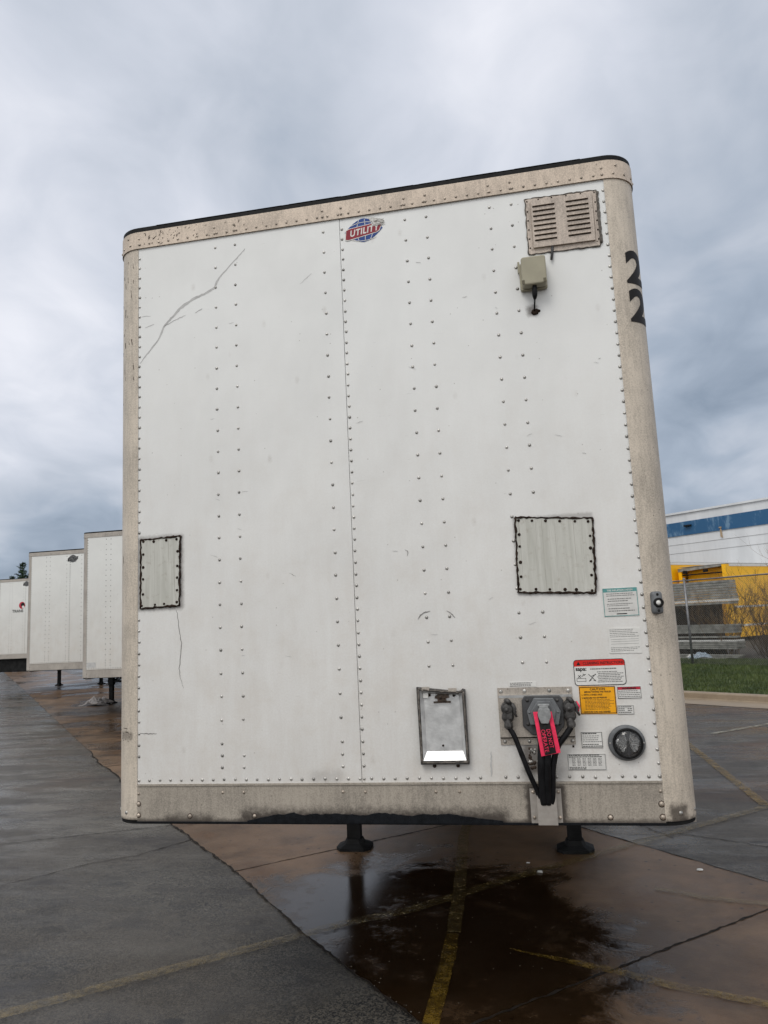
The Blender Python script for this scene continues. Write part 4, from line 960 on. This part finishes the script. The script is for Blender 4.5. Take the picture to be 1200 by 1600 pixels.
mb = MB(); mb.box(-1.2, 1.2, .1, 3.1, .72, 1.187); mb.build('equipment_box', M['under'], TD, -G+.15)  # plain dark box added for the dark mass below the nose
# ------------------------------------------------------------------ crumpled plastic by the third trailer's foot
rr = random.Random(12)
def crumple(name, cx, cy, z, sx_, sy_, h, m, seed, label, cat='litter', group=None):
    r_ = random.Random(seed); K = 14; vs = []
    ph = [(r_.uniform(2, 9), r_.uniform(2, 9), r_.uniform(0, 6)) for _ in range(5)]
    for i in range(K):
        for j in range(K):
            u, v = i/(K-1)*2-1, j/(K-1)*2-1; e = max(0, 1-(u*u+v*v)*.6); zz = sum(abs(math.sin(a*u+b*v+c)) for a, b, c in ph)/5
            vs.append((u*sx_*(1+.25*math.sin(5*v))+r_.uniform(-.04, .04)*sx_, v*sy_*(1+.2*math.sin(4*u))+r_.uniform(-.04, .04)*sy_, h*e*zz*1.3+r_.uniform(0, .1)*h+.003))
    mb = MB(); mb.add(vs, [(i*K+j, (i+1)*K+j, (i+1)*K+j+1, i*K+j+1) for i in range(K-1) for j in range(K-1)])
    o = mb.build(name, m, None, loc=(cx, cy, z)); sm = o.modifiers.new('solid', 'SOLIDIFY'); sm.thickness = .003; return tag(o, label, cat, group)
M['film'] = plain('grey_plastic_film', (.22, .20, .19), .35, 0, .2, 20)
M['bluefilm'] = plain('blue_grey_plastic', (.30, .36, .42), .4, 0, .3, 20)
crumple('plastic_sheet', -11.42, 16.15, G+.001, .36, .26, .22, M['film'], 3, 'crumpled pale plastic sheet on wet concrete by the third trailer foot')
def chip(x, y, s_, m, label, z=G+.008, seed=1):
    r_ = random.Random(seed); mb = MB(); k = 7
    P = [(s_*math.cos(2*math.pi*i/k)*r_.uniform(.7, 1.2)*1.5, s_*math.sin(2*math.pi*i/k)*r_.uniform(.6, 1.1)) for i in range(k)]
    vs = [(a, b, 0) for a, b in P]+[(a*.7, b*.7, s_*.5) for a, b in P]
    mb.add(vs, [(i, (i+1) % k, k+(i+1) % k, k+i) for i in range(k)]+[tuple(k+i for i in range(k))], 0)
    return tag(mb.build('paper_scrap', m, None, loc=(x, y, z)), label, 'litter')
chip(.52, 3.02, .010, M['white'], 'tiny white scrap on the dark puddle, left of the other scrap', seed=2)
chip(.61, 2.81, .020, M['white'], 'small white scrap on wet concrete under the nearest trailer', seed=3)
chip(1.79, 2.91, .018, M['white'], 'pale stub lying on the concrete near the right asphalt edge', seed=4)

# ------------------------------------------------------------------ chain link fence
FD = Vector((.70, -.714)); F0 = Vector((5.22, 20.85)); fz0 = G+.25; fz1 = 2.86
def fpt(s, z, off=0): p = F0+FD*s+Vector((-FD.y, FD.x))*(-off); return Vector((p.x, p.y, z))
fr = empty('chain_link_fence', (F0.x, F0.y, fz0)); tag(fr, 'tall galvanised chain link fence standing on the grass behind the kerb', 'fence')
M['galv'] = plain('galvanised_steel', (.20, .20, .205), .45, .5, .25, 15)
M['wire'] = plain('fence_wire', (.20, .20, .19), .5, .4, .2, 15)
def FB(mb, name, m): mb.v = [(x-F0.x, y-F0.y, z-fz0) for x, y, z in mb.v]; return mb.build(name, m, fr)
S0, S1 = -3.2, 7.4; Hh = fz1-fz0-.04; pitch_ = .062
mb = MB()
s = S0-Hh
while s < S1:
    for dirn in (1, -1):
        a = s if dirn > 0 else s+Hh; b = s+Hh if dirn > 0 else s
        za, zb = fz0+.02, fz0+.02+Hh
        # clip to the ends
        pa, pb = (a, za), (b, zb)
        def clip(pa, pb):
            (a0, z0), (a1, z1) = pa, pb
            t0, t1 = 0, 1
            da = a1-a0
            for lim, sg in ((S0, 1), (S1, -1)):
                d0, d1 = sg*(a0-lim), sg*(a1-lim)
                if d0 < 0 and d1 < 0: return None
                if d0 < 0: t0 = max(t0, d0/(d0-d1))
                elif d1 < 0: t1 = min(t1, d0/(d0-d1))
            if t1-t0 < .01: return None
            return (a0+da*t0, z0+(z1-z0)*t0), (a0+da*t1, z0+(z1-z0)*t1)
        c = clip(pa, pb)
        if c: mb.tube([fpt(c[0][0], c[0][1], .003*dirn), fpt(c[1][0], c[1][1], .003*dirn)], .0032, 3, cap=False)
    s += pitch_
FB(mb, 'wire_mesh', M['wire'])
mb = MB(); mb.tube([fpt(S0, fz1), fpt(S1, fz1)], .021, 8); FB(mb, 'top_pipe', M['galv'])
for s in (S0, .22, 3.35, 6.5):
    mb = MB(); r_ = .028 if s != .22 else .036; mb.tube([fpt(s, fz0-.1), fpt(s, fz1+.05)], r_, 10); mb.dome(fpt(s, fz1+.05), r_*1.25, .04, (0, 0, 1)); FB(mb, 'post', M['galv'])

# ------------------------------------------------------------------ racks and metal planks behind the fence
BD = Vector((.70, -.714)); BN = Vector((.714, .70)); B0 = Vector((6.98, 22.45))
M['plank'] = plain('weathered_plank_metal', (.27, .265, .24), .55, .2, .35, 5)
M['plankd'] = plain('dark_plank_gap', (.03, .03, .028), .8)
yz = lz(9)
def bundle(name, s1, length, z0, z1, rows, off, label, depth=.5, light=None):
    r_ = random.Random(int(z0*100)); mb = MB(); hh = (z1-z0)/rows
    for i in range(rows):
        a0 = z0+i*hh; jx = r_.uniform(-.06, .03); e0 = s1+jx; sA = e0-length
        q = [B0+BD*sA+BN*off, B0+BD*e0+BN*off, B0+BD*e0+BN*(off+depth), B0+BD*sA+BN*(off+depth)]; oo = B0+BD*(s1-length/2)+BN*off
        ins = .012 if i % 2 else 0
        vs = [(p.x-oo.x+BN.x*ins, p.y-oo.y+BN.y*ins, zz-z0) for zz in (a0+.1*hh, a0+hh*.93) for p in q]
        mb.add(vs, [(3, 2, 1, 0), (4, 5, 6, 7), (0, 1, 5, 4), (1, 2, 6, 5), (2, 3, 7, 6), (3, 0, 4, 7)], 1 if (light and i in light) else 0)
    oo = B0+BD*(s1-length/2)+BN*off
    return tag(mb.build(name, [M['plank'], M['white']], None, loc=(oo.x, oo.y, z0)), label, 'metal planks', 'stacks of long metal planks behind the fence')
z4 = yz+.01
bundle('plank_stack', .08, 3.6, 2.10, 2.88, 9, 0, 'tall grey slatted stack, highest on the rack behind the fence', light=(1,))
bundle('plank_stack', .10, 3.6, 1.17, 1.45, 5, 0, 'green grey plank stack on the middle shelf behind the fence')
bundle('plank_stack', .20, 3.6, 1.02, 1.08, 1, -.05, 'single thin long plank between the two middle stacks', depth=.3)
bundle('plank_stack', .22, 3.6, .66, .96, 5, -.1, 'bright ended plank stack on the lower shelf behind the fence', light=(4,))
bundle('plank_stack', .40, 3.9, .40, .50, 2, -.35, 'low flat plank pair near the ground behind the fence', depth=.3)
bundle('plank_stack', .15, 1.9, z4+.02, z4+.07, 1, -.75, 'thin plank lying on the ground behind the fence', depth=.12)
rk = empty('storage_rack', (B0.x, B0.y, yz)); tag(rk, 'dark steel rack holding the long metal planks', 'rack')
for s in (-3.3, -2.45):
    for zz in (.60, 1.11, 2.04):
        p = B0+BD*s; q = p+BN*.6; p2 = p+BN*-.12
        mb = MB(); mb.tube([(p2.x-B0.x, p2.y-B0.y, zz-yz), (q.x-B0.x, q.y-B0.y, zz-yz)], .03, 4); mb.build('arm', M['under'], rk)
    p = B0+BD*s+BN*.6; mb = MB(); mb.tube([(p.x-B0.x, p.y-B0.y, -.1), (p.x-B0.x, p.y-B0.y, 2.9)], .06, 4); mb.build('upright', M['under'], rk)
for i, (dx, lab, mm) in enumerate((( -.75, 'blue grey plastic heap on the ground among the planks', 'bluefilm'), (-1.15, 'white plastic scrap left of the blue heap behind the fence', 'white'))):
    p = B0+BD*dx+BN*(-.6); crumple('plastic_heap', p.x, p.y, yz, .30 if i == 0 else .12, .2, .22 if i == 0 else .15, M[mm], 20+i, lab)
for i, (s, of, lab) in enumerate(((3.9, 7.2, 'white paper scrap in the grass at the fence foot, nearer the planks'), (4.6, 6.7, 'white paper scrap on the grass, farthest right'))):
    x, y, z = kpt(s, of, lz(of)); crumple('paper_litter', x, y, z, .11-.03*i, .06, .10, M['white'], 30+i, lab)
q0 = B0+BD*-3.6+BN*1.0; mb = MB(); L_ = 2.75
for i in range(14):
    a = i*L_/14; mb.prism([(a, 0), (a+L_/14-.012, 0), (a+L_/14-.012, 1.78), (a, 1.78)], -.02, .02+.01*(i % 2))
M['board'] = plain('dark_brown_boards', (.055, .032, .018), .85, 0, .4, 3)
o = mb.build('board_panel', M['board'], None, loc=(q0.x, q0.y, yz)); o.rotation_euler = (0, 0, math.atan2(BD.y, BD.x)); tag(o, 'dark brown upright board panel behind the slatted stacks', 'panel')
# low dark timber baulk and debris line behind the fence
# ------------------------------------------------------------------ yellow trailers
m, n = mat('yellow_paint'); v = n.obj(); f = n.noise(v, 1.2, 5, .6); n.bsdf(n.mix(f, (.95, .53, .004), (.90, .45, .004)), .4); M['yel'] = m
SD = Vector((.70, .714)); RD = Vector((-.714, .70))     # sides run away to the right, rear faces run away to the left
def yellow(name, P0, length, zt, label, rear):
    root = empty(name, (P0[0], P0[1], yz)); tag(root, label, 'trailer', 'yellow trailers behind the fence'); P0 = Vector(P0)
    def q(s_, r_, z): p = SD*s_+RD*r_; return (p.x, p.y, z-yz)
    def bx(mb, s0, s1, r0, r1, z0, z1, m=0):
        v = [q(s_, r_, z) for s_ in (s0, s1) for r_ in (r0, r1) for z in (z0, z1)]
        mb.add(v, [(0, 1, 3, 2), (4, 6, 7, 5), (0, 4, 5, 1), (2, 3, 7, 6), (0, 2, 6, 4), (1, 5, 7, 3)], m)
    mb = MB(); bx(mb, .1 if rear else 0, length, 0, .04, .55, zt-.12); bx(mb, .1 if rear else 0, length, 2.46, 2.5, .55, zt-.12); bx(mb, length-.05, length, .04, 2.46, .55, zt-.12)
    if not rear: bx(mb, 0, .05, .04, 2.46, .55, zt-.12)
    mb.build('box_wall', M['yel'], root)
    mb = MB(); bx(mb, .35 if rear else 0, length, -.015, .03, zt-.12, zt); s_ = .6
    while s_ < length: mb.dome(q(s_, -.015, zt-.06), .02, .015, (RD*-1).to_3d()); s_ += .45
    for zz in (1.93, 1.05): bx(mb, .35 if rear else 0, length, -.03, -.001, zz, zz+.09)
    mb.build('white_rail', M['white'], root)
    mb = MB(); bx(mb, .1, length, .0, 2.5, zt, zt+.02); mb.build('roof', M['roof'], root)
    if rear:
        for ra, rb in ((-.02, .18), (2.32, 2.5)): mb = MB(); bx(mb, 0, .3, ra, rb, .55, zt-.02); mb.build('rear_post', M['yel'], root)
        mb = MB(); v = [q(-.02, .18, zt-.02), q(-.02, 2.5, zt-.05), q(-.02, 2.5, zt-.22), q(-.02, .18, zt-.10)]; v2 = [(a+SD.x*.3, b+SD.y*.3, c) for a, b, c in v]
        mb.add(v+v2, [(0, 1, 2, 3), (7, 6, 5, 4), (0, 4, 5, 1), (1, 5, 6, 2), (2, 6, 7, 3), (3, 7, 4, 0)]); mb.build('door_header', M['plank'], root)
        mb = MB(); bx(mb, .5, .55, .18, 2.32, .55, zt-.12); mb.build('rear_door', M['yel'], root)
        mb = MB(); bx(mb, .02, .10, .2, 2.3, zt-.42, zt-.36)
        for r_ in (.9, 2.0): bx(mb, -.06, .02, r_, r_+.22, zt-.32, zt-.18)
        mb.build('door_hardware', M['under'], root)
    mb = MB()
    for ya in (length-1.6, length-2.9):
        for r_ in (.25, 2.25):
            c = q(ya, r_, .55); mb.lathe(c, [(.0, -.15), (.3, -.15), (.48, -.12), (.5, 0), (.48, .12), (.3, .15), (.0, .15)], (RD.x, RD.y, 0), 20)
    mb.build('wheels', M['rubber'], root)
yellow('yellow_trailer', (9.90, 34.15), 12., 4.02, 'nearer yellow box trailer with its framed rear door above the slatted stack', True)
yellow('yellow_trailer', (6.5, 34.6), 15., 4.32, 'farther yellow box trailer with pale top rail, behind and left of the nearer one', False)

# ------------------------------------------------------------------ warehouse
b0 = Vector((9.9, 47.1)); BDr = Vector((.702, -.712)); BNr = Vector((.712, .702))
bl = empty('warehouse', (b0.x, b0.y, yz)); tag(bl, 'long white warehouse with a weathered blue band below its roofline', 'building')
m, n = mat('warehouse_white'); v = n.obj(); s = n.noise(n.scale(v, (1., 1., .15)), 1.1, 5, .6); n.bsdf(n.mix(n.mr(s, .35, .7), (.60, .61, .62), (.70, .71, .72)), .6); M['whw'] = m
m, n = mat('warehouse_blue'); v = n.obj(); s = n.noise(n.scale(v, (1., 1., .35)), 1.6, 6, .7); n.bsdf(n.mix(n.mr(s, .50, .66), (.014, .088, .20), (.13, .23, .34)), .5); M['whb'] = m
def bq(s_, r_, z): p = BDr*s_+BNr*r_; return (p.x, p.y, z-yz)
def bbx(mb, s0, s1, r0, r1, z0, z1, m=0):
    v = [bq(s_, r_, z) for s_ in (s0, s1) for r_ in (r0, r1) for z in (z0, z1)]
    mb.add(v, [(0, 1, 3, 2), (4, 6, 7, 5), (0, 4, 5, 1), (2, 3, 7, 6), (0, 2, 6, 4), (1, 5, 7, 3)], m)
mb = MB(); bbx(mb, -30, 32, 0, 30, yz, 7.98); bbx(mb, -30, 32, -.02, .0, 5.48, 5.495, 1); bbx(mb, -30, 32, -.02, .0, 6.03, 6.045, 1)
s = -29
while s < 32: bbx(mb, s, s+.012, -.008, .0, yz, 6.5, 0); s += 3.0
mb.build('wall', [M['whw'], M['roof']], bl)
mb = MB(); bbx(mb, -30, 32, -.06, -.0305, 6.58, 7.45); mb.build('blue_band', M['whb'], bl)
mb = MB(); bbx(mb, -30.1, 32.1, -.10, .3, 7.98, 8.10); mb.build('parapet_cap', M['whw'], bl)
mb = MB(); v = [bq(3.62, -.063, 6.75), bq(3.70, -.063, 6.75), bq(3.76, -.063, 6.1), bq(3.60, -.063, 6.2)]; mb.add(v, [(0, 1, 2, 3)]); bbx(mb, 3.58, 3.74, -.11, -.062, 6.72, 6.80)
M['ruststain'] = plain('rust_stain', (.38, .28, .18), .8); mb.build('rusty_bracket', M['ruststain'], bl)
mb = MB(); bbx(mb, 1.3, 1.75, -.25, -.06, 7.1, 7.2); mb.build('wall_lamp', M['under'], bl)

# ------------------------------------------------------------------ bare shrubs
M['twig'] = plain('bare_twig', (.085, .055, .035), .8, 0, .4, 3); M['twig2'] = plain('ochre_twig', (.17, .10, .04), .8, 0, .4, 3)
def shrub(x, y, h, wd, seed, label, m, dens_=60):
    r_ = random.Random(seed); mb = MB(); fol = MB()
    def br(p, dr, L, rad, lev, out):
        pts = [p]; q = p.copy(); dd = dr.copy()
        for i in range(4):
            dd = (dd+Vector((r_.uniform(-.22, .22), r_.uniform(-.22, .22), r_.uniform(-.06, .16)))).normalized(); q = q+dd*L/4; pts.append(q.copy())
        out.tube(pts, [rad*(1-.17*i) for i in range(5)], 3, cap=False)
        if lev < 3:
            for j in range(4 if lev else 5):
                a = pts[r_.choice((1, 2, 3, 4))]; nd = (dd+Vector((r_.uniform(-1, 1), r_.uniform(-1, 1), r_.uniform(-.3, .8)))*.8).normalized(); br(a, nd, L*r_.uniform(.4, .7), rad*.55, lev+1, fol)
    for i in range(dens_//8):
        a = r_.uniform(0, 6.28); rr_ = r_.uniform(0, .3)*wd
        br(Vector((math.cos(a)*rr_, math.sin(a)*rr_, -.05)), Vector((math.cos(a)*.5*wd/h, math.sin(a)*.5*wd/h, 1)).normalized(), h*r_.uniform(.6, .95), .016, 0, mb)
    root = empty('bare_shrub', (x, y, yz)); tag(root, label, 'shrub', 'bare shrubs behind the fence')
    mb.build('stem', m, root); fol.build('twigs', m, root)
for i, (s, of, h, wd, m_, lab) in enumerate([(-1.2, 1.6, 1.9, 1.5, 'twig', 'dark bare shrub seen between the slatted stacks'), (.1, 2.0, 1.8, 1.4, 'twig', 'bare shrub just past the end of the slatted stacks'),
        (1.1, 1.2, 2.0, 1.5, 'twig2', 'ochre bare shrub in front of the yellow trailer side'), (2.2, 1.6, 2.3, 1.6, 'twig2', 'taller ochre shrub at the right edge, in front of the yellow trailer'), (-.6, .7, 1.75, 1.3, 'twig2', 'ochre bare shrub in front of the dark brown boards'), (1.6, -.1, .9, 1.5, 'twig', 'low dark brush clump on the ground right of the planks'), (2.8, -.2, 1.0, 1.5, 'twig', 'low dark brush clump at the right edge')]):
    p = B0+BD*s+BN*of; shrub(p.x, p.y, h, wd, 50+i, lab, M[m_], 110 if h > 1.2 else 140)
mb = MB(); p0 = B0+BD*.3+BN*3.2
mb.add([(a.x, a.y, z) for z in (yz-.05, yz+.55) for a in (p0, p0+BD*9, p0+BD*9+BN*.4, p0+BN*.4)], [(0, 1, 5, 4), (1, 2, 6, 5), (2, 3, 7, 6), (3, 0, 4, 7), (4, 5, 6, 7)])
o = mb.build('timber_baulk', M['under'], None); tag(o, 'long dark low barrier on the ground behind the shrubs', 'barrier')

# ------------------------------------------------------------------ conifers beyond the farthest trailer
M['needle'] = plain('conifer_needles', (.022, .042, .018), .7, 0, .4, 4); M['bark'] = plain('conifer_bark', (.06, .045, .03), .9)
def conifer(x, y, h, label, seed):
    r_ = random.Random(seed); root = empty('conifer', (x, y, G)); tag(root, label, 'tree', 'conifers behind the farthest trailer')
    mb = MB(); mb.tube([(0, 0, -.1), (.03, 0, h*.5), (0, .02, h)], [.16, .09, .012], 8); mb.build('trunk', M['bark'], root)
    mb = MB(); z = h*.12
    while z < h:
        f = 1-z/h; nb = 9 if f > .15 else 5
        for i in range(nb):
            a = r_.uniform(0, 6.28); L = (f*h*.27+.12)*r_.uniform(.55, 1.15); dr = Vector((math.cos(a), math.sin(a), r_.uniform(-.25, .25) if f > .2 else r_.uniform(.2, .9)))
            k = int(10+L*26)
            for j in range(k):
                t = (j+1)/k; p = Vector((0, 0, z))+dr*L*t+Vector((0, 0, -.12*t*t*L)); s_ = r_.uniform(.05, .12)
                d1 = Vector((r_.uniform(-1, 1), r_.uniform(-1, 1), r_.uniform(-.7, .5))).normalized()*s_; d2 = d1.orthogonal().normalized()*s_*.35
                mb.add([p-d2, p+d2, p+d1*1.6], [(0, 1, 2)])
        z += h*.022
    mb.build('crown', M['needle'], root)
conifer(-32.7, 41.1, 7.1, 'dark conifer top rising above the farthest white trailer', 1)
conifer(-33.6, 41.3, 6.1, 'small conifer tip left of the taller one', 2)
